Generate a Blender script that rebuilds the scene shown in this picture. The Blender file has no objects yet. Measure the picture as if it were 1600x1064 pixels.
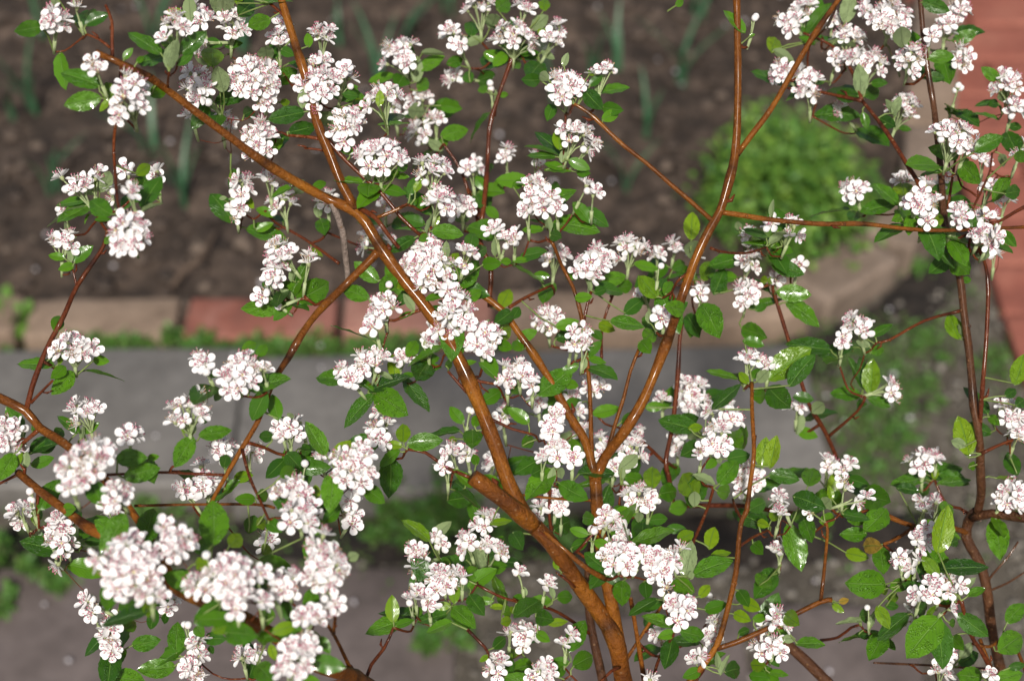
import bpy, math, random
import numpy as np
from mathutils import Vector, Matrix, noise

SC = bpy.context.scene
COL = SC.collection
random.seed(7)
RNG = np.random.default_rng(7)

# ---------------------------------------------------------------- camera
CAM_H = 1.62                       # metres above the paving
PITCH = math.radians(42)
LENS, SENSOR = 40.0, 23.6
FPX = 1600 * LENS / SENSOR         # focal length in photograph pixels
FOCUS = 0.85
cam_data = bpy.data.cameras.new('camera')
cam_data.lens = LENS; cam_data.sensor_width = SENSOR; cam_data.sensor_fit = 'HORIZONTAL'
cam_data.clip_start = 0.02; cam_data.clip_end = 600
cam_data.dof.use_dof = True
cam_data.dof.focus_distance = FOCUS + 0.005
cam_data.dof.aperture_fstop = 4.8
cam = bpy.data.objects.new('camera', cam_data)
cam.location = (0, 0, CAM_H); cam.rotation_euler = (math.radians(90) - PITCH, 0, 0)
COL.objects.link(cam); SC.camera = cam
CR = Vector((1, 0, 0)); CF = Vector((0, math.cos(PITCH), -math.sin(PITCH))); CU = Vector((0, math.sin(PITCH), math.cos(PITCH)))
CO = Vector((0, 0, CAM_H))

# ---------------------------------------------------------------- sky and sun
SUN_EL, SUN_AZ = math.radians(47), math.radians(-3)   # light comes from above and behind the photographer
world = bpy.data.worlds.new('World'); SC.world = world; world.use_nodes = True
wn = world.node_tree; wn.nodes.clear()
w_out = wn.nodes.new('ShaderNodeOutputWorld'); w_bg = wn.nodes.new('ShaderNodeBackground'); w_sky = wn.nodes.new('ShaderNodeTexSky')
w_sky.sky_type = 'NISHITA'; w_sky.sun_disc = False
w_sky.sun_elevation = SUN_EL; w_sky.sun_rotation = math.pi + SUN_AZ
w_sky.air_density = 1.0; w_sky.dust_density = 4.0; w_sky.ozone_density = 0.6
w_bg.inputs['Strength'].default_value = 0.05
wn.links.new(w_sky.outputs[0], w_bg.inputs[0]); wn.links.new(w_bg.outputs[0], w_out.inputs[0])
sun_data = bpy.data.lights.new('sun', 'SUN'); sun_data.energy = 3.3; sun_data.angle = math.radians(3); sun_data.color = (1, .955, .88)
sun = bpy.data.objects.new('sun', sun_data); COL.objects.link(sun)
sun.rotation_euler = (math.pi/2 - SUN_EL, 0, SUN_AZ)   # rotated about x: light travels towards +y and down
SC.view_settings.view_transform = 'Standard'; SC.view_settings.look = 'None'
SC.view_settings.gamma = 1; SC.view_settings.use_curve_mapping = False
SC.view_settings.exposure = 0.3
SC.render.engine = 'CYCLES'
SC.cycles.use_denoising = True
SC.cycles.max_bounces = 6; SC.cycles.transparent_max_bounces = 6

def P(x, y, cm):
    """photograph pixel + depth (cm behind the plane of focus) -> world point"""
    d = FOCUS + cm * .01
    return CO + CR * ((x - 800) / FPX * d) + CU * (-(y - 532) / FPX * d) + CF * d
def G(x, y, z=0.0):
    """photograph pixel -> point on the horizontal plane at height z"""
    v = CR * ((x - 800) / FPX) + CU * (-(y - 532) / FPX) + CF
    return CO + v * ((z - CAM_H) / v.z)
# ---------------------------------------------------------------- traced layout
# every tile is a 400x266 px piece of the photograph, noted on a grid of 1600x1064
# clusters: cx cy width height depth(cm behind the focus plane) [axis angle, facing, count]
# leaves:   base x y, tip x y, width, depth, kind (g green, d dark, y young, p pale underside, o orange)
CL = {
(0,0): """350 130 200 220 -6 70 .8;465 20 150 100 -6;590 415 150 150 -8 100;810 590 260 400 -8 80 .85;1085 150 220 170 -6 85 .6;
1240 540 230 330 0 130 .75;1250 90 200 200 2 100;1450 150 200 200 2 80;1240 270 120 200 2 190 .6;1580 470 360 330 0 95 .85;1190 700 120 100 2;1390 740 160 120 4""",
(400,0): """150 200 150 220 2 90 .6;50 600 160 160 0 90 .9;20 850 240 320 0 100 .85;420 230 220 140 3 90 .5;390 400 220 150 1;370 530 300 320 0 90 .9;
560 470 200 180 1 70 .6;560 760 260 260 0 80 .85;790 600 280 180 1 90 .45;780 970 400 230 -1 90 .6;900 330 260 220 10 100;1400 60 260 110 10 90 .6;
1230 230 160 230 10 120 .6;1240 480 130 150 12 170 .6;1030 620 220 150 12;870 690 90 80 13;1120 750 160 90 11 90 .5;1010 830 160 200 11 150 .6;
1370 1040 130 90 11;1560 980 120 120 11;1470 540 60 80 10 90 .4 2""",
(800,0): """70 50 160 90 9 90 .6;20 220 340 200 9;280 220 120 200 9 60 .6;340 540 280 260 0 95 .9;590 450 220 130 0 80 .5;410 830 260 180 2 75 .5;
490 930 140 150 2 40 .7;150 1020 120 90 6;1535 100 90 60 0 70 .4 2""",
(1200,0): """140 150 130 160 9 140 .6;230 60 240 120 10 90 .6;400 110 100 90 10;500 220 260 110 9 90 .5;780 110 320 300 7 80 .9;620 60 120 200 8 170 .6;
1180 80 200 160 9 80 .8;1110 170 150 110 9;1210 350 140 170 9 60 .8;1010 250 150 130 6 90 .8;900 360 200 200 6 90 .85;430 370 140 110 9 90 .8;
620 390 320 180 8 85 .6;80 450 140 170 9 150;230 490 220 200 9 120;265 590 150 80 9;460 690 110 110 10 130 .5;850 660 230 200 9 80 .5;
1190 550 110 80 9 80 .5 3;1160 850 380 200 1 90 .62;1240 930 170 150 1 90 .85;1490 520 220 180 7 110;1530 680 170 150 7 90 .85;1350 990 140 90 6;1580 940 60 90 4""",
(0,266): """460 90 190 170 0 130 .5;590 40 180 90 0 80 .5;700 150 160 130 1 90 .8;780 10 90 50 0;975 30 70 80 0;830 160 110 120 -9 90 .85;
800 390 300 310 -9 90 .95;390 440 220 130 0 85 .45;1500 90 200 170 5 100;1480 260 160 110 5 90 .9;400 245 80 50 1""",
(400,266): """80 80 160 130 5;170 190 220 110 6 100 .6;440 170 130 130 6 90 .6;150 510 200 200 0 130 .6;130 620 150 160 0 100 .8;90 690 100 120 0;
60 790 110 130 0 150 .6;320 590 110 110 0 80 .5;90 880 40 40 0 200 .5 1;690 440 90 140 8 140 .6;800 410 120 120 9;810 220 120 100 9;
1090 0 280 180 -1 85 .6;1150 170 200 200 -1 70 .75;1290 230 160 130 7 90 .8;1080 560 300 330 0 90 .95;990 600 170 200 0 120 .8;1190 600 120 180 0;
1310 560 120 190 -1 80 .9;1200 770 170 130 -1 90 .9;1040 720 140 80 0;1250 900 280 200 -1 90 .9;1180 980 220 160 0 100 .85;1430 1020 260 160 0 80 .9;
1280 800 120 100 0;790 860 210 200 -1 90 .85;740 960 160 120 -1 100;830 760 110 80 -1 80 .6 3;1350 20 90 80 9;1500 360 150 100 3 90 .6;1570 450 100 110 3 70 .8;1100 1020 100 100 2""",
(800,266): """140 110 220 160 3 90 .85;210 190 230 200 3 90 .8;100 270 130 110 3;280 220 110 140 3;470 100 110 110 3 60 .6;500 165 80 50 3;
270 540 210 150 7 90 .6;20 430 110 180 3 80 .8;500 600 260 210 2 90 .75;540 530 180 120 4;740 480 270 150 7 90 .55;910 520 120 120 9;1020 460 110 100 10;
820 770 110 130 6 110;950 920 140 130 1 90 .9;905 840 70 60 1 90 .6 2;920 590 40 40 1 90 .5 1;220 930 240 200 5 90 .75;430 1020 190 100 1 80;
1180 780 110 90 8;1150 530 120 80 9;1500 400 150 130 7 80 .6;1480 550 160 180 7;1470 760 180 240 7 90 .85""",
(1200,266): """140 310 100 50 4;160 370 130 110 4 70 .6;30 350 60 90 5;530 100 210 150 8 110 .5;840 80 170 110 8 90 .5;970 140 130 110 0;
920 210 200 140 0 90 .85;980 310 110 120 0 90 .9;1040 220 70 110 0;1180 290 150 170 0 90 .85;1350 300 150 130 2 80 .6;1340 400 200 180 -1 90 .95;
1400 440 120 120 -1 80 .9;1400 110 150 150 6 80;1480 200 80 80 6;1420 520 100 100 7;190 590 90 90 8;50 670 120 90 8;1080 40 120 130 8;560 970 200 130 6 110 .55;470 1020 100 100 6""",
(0,532): """450 50 320 220 -1 90 .8;530 450 260 170 0 90 .65;30 560 140 200 0 100 .8;60 640 150 110 0 90 .9;130 540 120 110 0;540 740 380 300 -12 100 .95;
450 930 200 150 -12 90 .9;740 970 210 210 -11 90 .95;820 580 190 130 -6 85 .5;1180 440 340 220 -6 90 .65;1260 150 160 190 -6 110 .8;1490 200 270 290 -6 90 .9;
1390 690 200 150 -1 90 .6;1560 700 130 130 0 80 .6;1270 900 230 160 -2 100 .8;1280 810 170 70 0;1150 940 100 150 -2 120 .6;190 1000 70 70 -2 90 .5 3;120 1050 130 60 -2;680 1040 120 60 -3""",
(400,532): """50 190 110 130 -6 90 .9;570 220 130 190 0 130;660 130 160 170 0 90 .8;770 110 120 130 0 80;930 110 130 140 3 70 .8;1070 20 70 60 2;
1410 30 220 180 0 90 .9;1560 220 110 170 0;210 560 180 180 -2 90 .75;150 530 90 120 -1;290 530 80 80 -1;400 710 60 40 0;770 590 140 220 0 110 .75;810 490 130 70 1;
610 770 300 320 -7 80 .95;600 970 120 150 -4 60 .8;220 930 270 190 -8 90 .9;300 1030 240 140 -8 90 .9;290 745 40 40 -2 90 .5 1;1220 710 130 140 0 110 .8;
1200 800 120 120 0;1330 720 120 120 1;1330 435 90 40 1 90 .4 2;1540 480 120 200 5;1480 740 160 130 7""",
(800,532): """40 200 200 170 0 90 .85;130 260 80 90 0;370 20 200 80 1 80 .8;450 50 70 80 1;160 370 140 110 8;510 270 180 180 6 80 .8;430 430 110 90 7;370 350 80 60 8;
230 560 200 170 0 90 .9;270 470 160 150 0 80 .8;280 690 200 180 0 90 .9;190 740 80 80 0;380 740 60 60 0;430 580 90 150 7;570 670 120 180 6;740 690 220 170 5 80 .6;
640 780 70 60 5;800 590 110 80 7;1130 300 250 170 9;1100 400 200 150 9;1030 640 120 150 9;1350 470 190 220 5 90 .85;1270 610 200 200 3 90 .9;1190 700 100 90 3;
1230 470 80 90 4;1490 110 200 100 4 90 .5;1480 860 230 250 6 90 .85;790 970 260 140 3 90 .8;720 930 120 90 4;860 1030 80 60 3;280 1000 200 120 3;940 370 100 80 10""",
(1200,532): """470 10 90 60 6;770 300 110 210 8 20 .6;0 160 80 90 4;180 410 150 100 9;370 770 130 100 8 90 .6;490 790 130 110 8 70 .6;960 760 240 130 8 100 .55;
1060 730 80 50 8;970 1030 120 90 6;1060 1010 90 80 6;80 1000 120 150 4 120 .6;1450 400 100 110 4 100 .8;1530 470 160 160 4 90 .85;1560 570 140 140 4;
1540 970 190 180 5 90 .85;1450 990 80 80 5;570 990 70 100 2 30 .6;470 930 120 80 2""",
(0,798): """130 40 170 130 -1 100 .8;370 110 200 180 -2 90 .9;410 210 150 140 -2 90 .9;330 230 100 100 -2;370 300 100 60 -2 270 .5;710 40 180 100 2;
820 350 440 440 -14 90 .97;650 290 140 180 -14 150 .8;940 500 200 140 -14;1120 220 220 220 -13 80 .95;1040 70 70 120 -12;1300 280 50 50 -12 90 .5 1;
1450 400 320 360 -14 90 .97;1240 480 150 180 -13 130 .85;1480 560 180 160 -14;580 570 110 80 -2 140;590 640 70 70 -2;660 640 100 70 -1;1070 560 100 150 -1 60 .8;
670 750 130 110 -2;690 850 170 150 -2 90 .9;1240 830 150 100 -2;1220 950 170 220 -2 90 .9;1230 1040 160 100 -2;1510 900 120 130 -2;1170 720 50 70 -2 90 .5 2""",
(400,798): """280 50 260 180 -9 90 .9;20 420 100 120 -13;430 340 300 320 -12 80 .95;400 190 140 140 -12;460 560 200 200 -12 300 .8;180 460 260 180 -11 90 .9;
30 560 90 150 -13;600 50 130 130 -3 60 .8;80 180 170 170 -1;320 680 190 170 -13 80 .9;260 880 310 240 -13 90 .97;200 1020 180 140 -13;10 890 60 90 -2;
1440 60 180 140 5 90 .8;1140 200 160 90 5 90 .6;1020 270 150 160 4 150 .6;1000 370 80 100 3;1320 190 150 120 4 110 .6;1420 220 150 120 4;1520 260 130 120 4 60 .6;
1170 430 270 200 1 90 .85;990 510 110 100 1;970 580 80 80 1;1080 580 120 120 1;1290 420 90 80 1;1510 960 140 180 0 90 .9;1590 770 50 100 2""",
(800,798): """600 40 170 130 0 80 .8;610 100 120 90 0;500 130 50 60 0 90 .5 2;700 130 60 60 1;680 290 260 230 -1 90 .9;820 290 110 150 -1 70 .8;920 330 220 220 -1 90 .95;
1020 260 150 120 0;950 440 120 100 -1;1060 600 240 210 -1 90 .9;60 390 100 90 2 90 .5;215 430 110 110 2 90 .5;80 780 200 190 3 80 .85;340 800 140 90 1 90 .45;
180 1000 200 170 0 90 .85;310 10 90 70 3;170 10 150 100 6;920 770 110 170 5 110 .8;1270 720 150 130 4 70 .6;1260 810 160 110 4;1160 910 110 110 2;1570 840 150 150 3;
1580 700 60 100 3;1240 550 60 60 8;660 190 100 60 1;870 1060 80 40 0""",
(1200,798): """80 20 120 90 3;270 10 90 70 3;80 220 170 100 6 90 .55;40 690 150 170 2 80 .8;50 850 170 140 2 80 .85;950 190 180 130 1 90 .75;990 120 60 60 1 90 .8 1;
820 310 110 120 1 110;920 330 110 110 1;1080 460 280 160 0 90 .75;960 520 130 130 0;1180 450 130 160 0 60;1120 600 140 150 -1 90 .97 1;870 670 110 140 3 60 .6;
630 600 40 40 3 90 .5 1;1110 890 160 140 3 80 .8;1090 1000 170 120 3;1370 1040 120 60 1;980 10 110 60 3""",
}
LF = {
(0,0): """270 165 110 195 110 -6 g;530 160 680 85 80 -6 d;630 540 375 450 130 -8 g;635 610 400 660 130 -8 g;700 640 660 500 110 -9 y;690 620 620 700 50 -9 y;940 600 1045 545 100 -7 g;
770 375 830 300 50 -6 g;850 395 900 355 40 -6 g;1015 340 800 190 100 -6 g;1055 310 1045 190 110 -7 y;1130 340 1290 200 110 -6 d;1110 410 1210 330 60 -6 d;1050 440 1110 240 100 -6 p;
1330 420 1330 275 150 0 y;1400 580 1360 430 120 0 p;1340 640 1550 590 100 0 d;1300 640 1200 810 110 2 d;1390 -60 1390 90 170 0 p;1180 -20 1190 130 90 1 p;1490 100 1600 0 120 1 d;
1160 110 1020 60 90 -5 y;1290 250 1400 290 70 1 d;1400 290 1520 270 60 1 d;1520 720 1590 690 90 3 d;1480 30 1500 -40 60 1 y;350 -30 345 40 60 -6 p""",
(400,0): """95 120 -60 170 110 0 g;20 20 230 5 40 0 g;70 390 60 290 110 0 p;130 370 80 270 70 1 d;150 310 240 350 70 1 d;120 520 265 440 110 1 g;310 700 70 750 110 0 d;200 830 370 790 110 0 d;
150 640 210 640 50 1 y;290 680 290 560 70 0 p;90 960 170 860 60 0 g;330 300 320 200 60 2 g;770 670 775 560 60 0 y;650 690 610 600 90 1 y;470 690 570 700 70 1 d;760 780 960 770 35 2 g;
550 560 640 540 40 1 g;640 600 540 590 60 1 d;590 970 545 860 110 -1 g;690 1060 720 960 90 -2 p;880 1060 950 1030 60 -1 g;870 470 700 510 60 10 g;1010 440 1180 350 90 10 g;1030 330 1180 330 50 10 p;
1000 520 1010 350 90 9 p;920 470 880 540 120 10 d;1010 570 1080 490 90 10 g;1340 230 1360 120 110 9 g;1460 180 1500 90 120 9 p;1500 60 1590 0 120 9 g;1420 240 1300 280 60 10 p;1190 400 1300 370 80 10 g;
1340 520 1310 440 80 10 g;1150 660 1290 680 90 12 g;1060 700 950 690 110 12 p;1150 850 1330 810 110 11 g;1170 940 1080 880 70 11 p;1150 930 1200 850 60 11 g;1520 600 1580 590 40 10 g;1440 580 1400 530 70 10 g;
1420 330 1560 390 80 10 g;1570 330 1480 420 80 10 g;1500 660 1500 560 30 10 p""",
(800,0): """180 500 65 500 90 0 d;230 500 170 460 70 0 p;320 420 350 330 50 0 p;480 540 570 470 60 0 d;545 580 735 540 60 1 g;450 560 570 690 110 0 d;560 670 690 690 90 1 d;560 750 680 700 80 1 g;
260 650 220 760 80 1 d;545 600 530 520 50 0 p;480 470 510 440 50 0 y;300 940 290 790 90 1 y;310 1020 330 930 50 1 p;280 980 90 965 55 2 g;350 1000 490 1060 80 2 g;330 1060 200 1020 60 2 g;
1460 210 1325 60 80 0 g;1020 40 1080 0 50 -2 g;1480 230 1520 215 20 0 g;120 190 220 100 90 9 p;200 70 210 -20 80 9 y;200 240 190 160 70 9 y;30 330 170 330 60 9 g;180 320 270 370 50 9 p;0 420 60 380 70 10 g""",
(1200,0): """20 330 60 225 110 9 y;30 310 170 390 70 9 p;480 150 520 -40 110 9 p;300 280 190 230 50 9 g;350 270 600 300 60 10 p;960 10 1130 70 100 5 d;1150 260 1300 200 90 7 g;1000 370 1170 350 90 5 g;
980 480 1110 490 70 6 d;840 300 830 170 120 6 p;800 200 870 150 70 6 g;570 600 430 600 100 7 d;600 600 720 560 100 8 d;580 600 570 400 100 7 p;640 520 740 520 60 8 d;590 700 620 810 60 8 g;
690 740 790 790 90 8 d;800 740 740 620 50 8 p;780 720 830 600 60 8 p;810 800 900 810 40 9 g;1100 680 1210 720 40 9 g;1450 500 1330 420 80 7 g;1440 640 1290 660 50 8 d;1450 750 1280 700 35 7 g;
1440 640 1370 660 60 8 d;1480 640 1450 570 70 6 p;1500 790 1600 800 60 7 d;1290 950 1470 850 110 0 g;1190 990 1000 920 90 0 g;1180 1070 1300 1040 130 2 g;1540 960 1610 1000 80 3 g;1460 960 1470 1040 60 5 p""",
(0,266): """540 190 345 215 70 0 g;540 220 290 350 50 0 p;560 270 525 340 20 0 g;600 150 470 50 100 0 p;600 150 570 30 50 -1 y;620 140 690 0 100 0 p;700 280 540 170 130 -6 g;840 200 930 20 140 -5 g;
850 30 940 -30 80 -3 y;880 260 1020 200 40 -7 p;940 150 1010 150 20 -3 g;590 310 700 310 40 -3 g;690 450 650 420 70 -5 g;410 550 300 530 60 0 g;460 580 580 470 80 0 g;465 590 375 620 60 0 g;
440 590 430 470 40 0 p;345 1010 375 905 90 -2 g;1450 70 1450 0 40 5 y;1420 200 1580 180 90 5 p;1520 170 1590 240 70 5 y;1370 180 1420 170 30 5 p""",
(400,266): """0 240 120 290 60 5 g;230 100 90 170 50 5 g;0 380 110 330 60 6 g;250 150 300 60 90 6 p;350 110 440 80 60 7 g;400 300 430 400 100 6 g;390 300 385 200 60 6 p;680 80 480 60 60 -1 g;
705 80 700 165 150 -1 g;730 70 900 0 70 -1 g;780 110 940 150 80 -1 g;860 40 960 40 40 1 g;700 70 700 -60 70 -1 p;960 160 1000 40 70 -1 d;990 140 1040 50 50 -1 y;1110 220 980 190 90 -1 g;
1060 340 910 290 80 -1 d;1050 380 870 360 40 0 g;1095 380 1300 400 100 -1 g;1080 410 1020 440 60 0 g;1065 400 1110 260 40 -1 p;1120 350 1145 280 40 -1 y;1000 420 830 510 80 0 d;1340 500 1360 380 100 -1 g;
1230 740 1400 560 150 0 g;1370 530 1450 480 80 1 d;1210 570 1270 520 60 0 y;1190 560 1190 440 50 0 p;1160 760 1160 680 90 -1 y;1050 810 1190 770 50 -1 g;1310 820 1415 750 80 -1 g;1410 590 1530 580 90 1 g;
1530 570 1600 570 50 1 g;1490 540 1510 400 50 3 p;1600 880 1490 960 100 0 d;1520 1000 1600 1000 130 0 y;1530 860 1590 740 100 8 y;1400 1000 1460 930 40 0 p;250 820 460 700 170 0 g;250 700 330 650 80 0 d;
235 820 105 940 70 0 g;130 700 220 720 60 1 d;40 700 80 740 40 1 d;240 820 150 740 40 0 p;220 700 240 590 50 0 p;770 700 610 570 110 0 g;710 800 530 740 110 0 g;780 770 870 640 110 -1 g;
860 720 990 690 100 -2 y;990 880 920 770 60 0 p;980 890 880 930 40 0 g;340 490 420 540 40 8 y;1440 230 1520 300 70 9 g;1360 40 1450 130 70 9 g;1550 80 1460 120 70 8 g;850 330 910 360 70 6 d""",
(800,266): """0 110 80 70 60 4 g;380 200 490 330 80 3 g;200 370 60 375 50 4 g;235 400 310 420 80 3 d;250 380 300 330 50 3 d;240 390 210 260 40 3 p;240 100 300 130 90 4 d;400 10 490 20 60 4 g;200 0 370 0 40 4 g;
130 660 240 660 60 7 g;340 650 430 660 70 7 g;390 800 500 790 70 1 g;510 770 595 740 60 2 d;490 760 480 680 30 2 p;560 690 720 660 100 4 g;660 740 760 720 90 3 g;760 580 920 620 70 6 g;
910 800 790 660 120 0 y;920 740 960 670 70 2 d;950 780 1010 690 80 0 g;1080 870 950 850 110 -1 g;610 940 830 980 100 1 g;700 900 830 800 100 4 d;860 960 850 880 50 1 p;820 1060 900 1000 110 2 g;
1120 440 1130 250 110 7 y;1130 560 1140 430 130 8 p;1000 620 1090 580 80 6 g;1190 690 1260 560 110 7 y;1260 780 1330 600 110 8 d;1090 900 1170 1040 110 5 d;1180 830 1290 1030 170 4 g;1280 560 1400 560 90 8 g;
1600 420 1440 370 50 4 d;1520 880 1600 840 50 6 d;1430 990 1580 1040 120 5 g;1600 690 1550 680 60 5 y;1420 380 1410 320 50 8 p;1340 760 1270 700 90 7 g;0 930 50 850 70 2 d;270 980 420 940 80 4 g;
30 1060 160 1000 80 3 g;510 1000 560 1060 60 3 d;540 960 640 1000 80 4 y;0 570 110 560 40 2 g""",
(1200,266): """820 220 655 80 90 2 g;800 210 570 260 90 7 g;850 160 830 70 130 7 y;840 290 770 320 60 0 g;890 280 880 410 80 -1 g;1070 350 1070 270 60 1 y;1290 375 1260 250 70 -1 d;1420 385 1420 340 40 0 y;
1450 380 1545 470 80 0 g;1200 -40 1310 70 130 1 g;1480 150 1600 130 100 3 d;1180 460 1010 390 50 1 p;1150 440 1140 380 60 1 p;1060 430 1020 470 60 2 d;1110 450 1220 520 80 2 g;1210 570 1200 500 40 2 p;
1130 550 1000 650 110 3 d;1150 560 1250 640 140 2 g;1210 690 1280 680 50 3 g;1290 560 1380 480 100 4 p;1020 130 1130 120 80 6 d;1270 210 1130 190 90 6 d;1200 1060 1130 900 110 6 y;1210 1040 1190 960 30 6 p;
650 1040 780 960 70 6 g;590 1050 600 980 40 6 p;60 370 20 480 60 5 y;30 470 150 510 80 6 g;0 530 140 590 80 6 d;20 590 230 650 110 6 d;50 760 270 780 120 5 g;110 820 330 970 110 6 g;0 700 40 680 50 5 y;20 300 30 180 40 6 p;0 460 120 380 60 5 p""",
(0,532): """345 155 105 145 75 -1 g;410 160 330 230 80 -1 g;460 190 340 320 120 -2 g;580 120 690 130 70 0 g;370 150 380 90 40 -1 y;300 120 370 100 30 0 g;500 580 360 465 80 -1 g;520 580 620 510 60 0 g;510 620 520 530 40 0 p;
200 570 250 510 60 1 g;350 610 390 550 80 1 d;180 700 320 600 80 1 d;250 700 340 650 70 1 d;190 780 340 730 80 0 g;90 700 -10 860 120 -2 g;90 800 140 700 50 -1 y;160 800 165 690 60 0 p;240 1060 370 880 130 -3 g;
390 1060 480 1050 90 -4 g;720 740 930 730 120 -8 g;920 740 1000 720 50 -8 g;770 860 990 800 130 -9 g;560 880 650 1030 130 -10 g;1240 590 1450 560 100 -6 g;1210 600 1100 780 130 -6 g;1220 580 1160 480 70 -6 p;
1130 540 1200 580 50 -6 y;1230 500 1300 490 60 -5 d;1390 350 1330 340 70 -5 g;1290 220 1400 200 50 -6 g;1400 800 1420 710 80 -2 d;1460 860 1590 840 80 -1 y;1400 930 1500 870 60 0 g;1600 990 1480 990 80 -3 g;1510 60 1600 20 70 -5 g""",
(400,532): """140 500 100 330 100 -3 g;440 720 310 500 120 -4 g;0 280 130 280 50 -5 g;0 100 70 30 70 -5 g;110 600 10 600 80 -2 d;180 740 70 850 100 -2 d;190 700 280 800 110 -2 d;150 850 240 800 90 -5 g;260 800 470 790 110 -5 g;
480 740 590 630 100 -7 y;200 490 230 450 50 -2 p;280 680 350 680 80 -2 d;370 900 380 1000 60 -6 y;480 820 460 1060 150 -7 g;0 980 80 960 90 -6 g;680 920 800 1010 110 -3 g;740 320 600 220 60 0 g;740 330 540 540 110 0 g;
740 330 940 460 180 0 g;770 310 840 270 60 1 d;750 280 740 120 60 0 p;870 240 860 80 90 0 y;770 200 860 240 40 0 p;900 230 1000 210 40 1 g;940 100 1010 0 90 2 g;1000 190 1160 160 60 1 g;1020 130 1150 110 80 2 g;
940 320 1040 320 60 5 g;920 640 920 520 100 0 y;920 660 800 640 60 0 y;940 650 1170 620 120 0 g;900 680 770 790 70 0 g;1300 520 1210 410 80 0 g;1360 540 1400 460 70 0 g;1350 550 1350 660 130 0 g;1200 620 1260 620 50 4 y;
1360 920 1230 800 80 -1 g;1300 930 1230 870 90 0 d;1380 780 1360 710 60 0 g;1510 240 1390 130 70 0 g;1410 390 1540 310 100 0 g;1240 80 1310 30 60 -1 g;1180 160 1230 140 60 1 d;1290 150 1380 130 40 0 g;1500 20 1600 50 80 1 g;
1540 430 1610 440 60 3 g;1190 1000 1370 980 130 5 d""",
(800,532): """70 60 0 0 80 0 g;110 520 -30 420 90 1 g;0 330 60 270 80 0 g;420 150 300 200 70 2 g;470 110 590 140 55 2 g;460 100 560 0 70 2 g;440 190 450 90 40 1 p;350 640 430 670 80 0 g;60 660 140 610 90 1 g;170 740 20 830 110 2 d;
220 790 120 840 90 2 d;290 790 310 860 70 0 p;250 890 120 950 80 1 g;290 890 470 990 130 0 g;240 900 260 790 60 0 p;500 460 680 420 90 5 g;680 500 790 510 120 6 g;330 400 420 380 70 6 g;310 260 420 290 70 5 g;
680 800 790 710 90 3 p;690 870 680 760 50 3 p;600 870 650 830 80 4 g;700 850 830 880 90 3 g;880 920 880 780 120 2 y;1250 430 1430 270 90 3 d;1480 270 1420 200 60 4 y;1500 240 1550 170 60 4 g;1530 260 1600 190 80 4 p;
1080 560 1200 600 90 5 p;1100 550 1200 540 60 5 y;1180 640 1060 720 120 4 d;1280 740 1210 800 60 3 g;1300 770 1290 720 40 3 p;1340 740 1500 710 100 2 d;1290 900 1420 740 130 2 g;1280 940 1380 950 110 2 g;
1150 980 1070 830 160 3 y;1270 900 1130 830 50 2 p;1140 1040 1140 930 80 3 p;920 960 1050 940 130 3 g;980 1060 1110 1030 100 3 g;1030 520 1160 480 110 6 d;1500 350 1600 340 110 5 g;1400 600 1490 600 160 6 g;
1560 800 1590 600 110 4 y;830 420 960 410 70 8 g;1440 0 1580 30 70 4 g;800 0 860 70 100 2 g;440 830 490 830 80 4 g;1480 1060 1600 1000 100 4 d;630 1060 700 1050 60 3 g""",
(1200,532): """0 250 270 45 170 2 y;130 290 290 80 120 3 d;0 290 130 410 160 3 d;155 350 290 370 70 4 d;270 450 350 390 90 8 p;180 590 200 430 60 8 p;180 560 300 600 80 9 g;10 800 50 590 100 3 y;590 340 385 330 90 7 g;
640 340 650 110 120 7 y;620 360 770 410 70 7 g;600 370 560 420 60 7 d;640 70 740 60 70 6 g;640 40 550 0 50 6 p;1400 580 1230 520 90 1 d;1260 720 1190 480 150 3 y;1240 660 1130 620 70 2 p;1260 740 1220 680 30 3 p;
1250 790 1310 780 60 3 g;1540 280 1600 80 120 2 y;1480 350 1560 300 70 3 d;1550 410 1620 360 80 2 d;1560 840 1500 700 110 5 d;1420 860 1560 860 30 5 y;1060 890 1270 870 70 7 g;990 860 760 900 80 7 g;1040 870 1050 790 50 7 y;
940 930 1030 940 90 7 d;800 920 950 940 70 7 d;250 910 290 790 130 5 g;0 840 200 870 100 5 d;380 950 460 800 90 4 y;490 900 530 830 60 5 d;580 960 740 1000 170 4 g;150 970 340 1040 130 3 d;500 860 620 900 80 6 d;
340 1040 390 990 90 3 p;400 1000 380 900 50 4 y;500 1040 560 1060 50 3 d;1060 1070 1170 1040 120 1 g;1380 470 1440 520 60 4 g""",
(0,798): """200 70 250 -10 80 -1 y;440 100 440 -40 140 -1 d;250 260 260 130 70 -1 d;500 240 500 170 70 -2 y;520 180 640 190 70 -1 d;500 170 580 70 100 -2 g;750 170 580 50 120 -5 g;900 210 960 -10 160 -9 g;1330 240 1180 180 130 -8 g;
1330 220 1330 -60 200 -10 g;1430 220 1500 150 110 -9 y;1550 140 1590 30 100 -4 g;660 390 550 350 70 -13 y;690 440 670 610 120 -12 g;1150 500 1090 350 170 -11 g;1220 330 1310 330 90 -11 y;930 560 930 650 90 -10 y;
900 560 810 620 110 -5 d;940 740 970 620 80 -4 d;740 590 820 610 70 -3 d;970 590 1050 510 90 -4 d;1040 640 1030 700 50 -3 d;700 690 810 680 100 -1 d;780 740 850 700 90 -1 g;820 840 1015 800 110 -1 g;790 860 690 980 80 0 g;
1100 970 870 990 130 -2 g;1100 900 1110 700 120 -2 g;1110 930 1030 850 90 -2 g;1130 960 1180 920 60 -2 y;700 1040 920 1060 140 -2 g;1210 700 1430 580 160 -12 g;1320 750 1530 680 110 -11 y;1400 760 1620 780 160 -10 g;
1270 800 1420 800 90 -2 d;1220 720 1270 780 80 -2 g;1310 840 1330 890 40 -1 d;1550 1060 1600 930 100 -1 d""",
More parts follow.
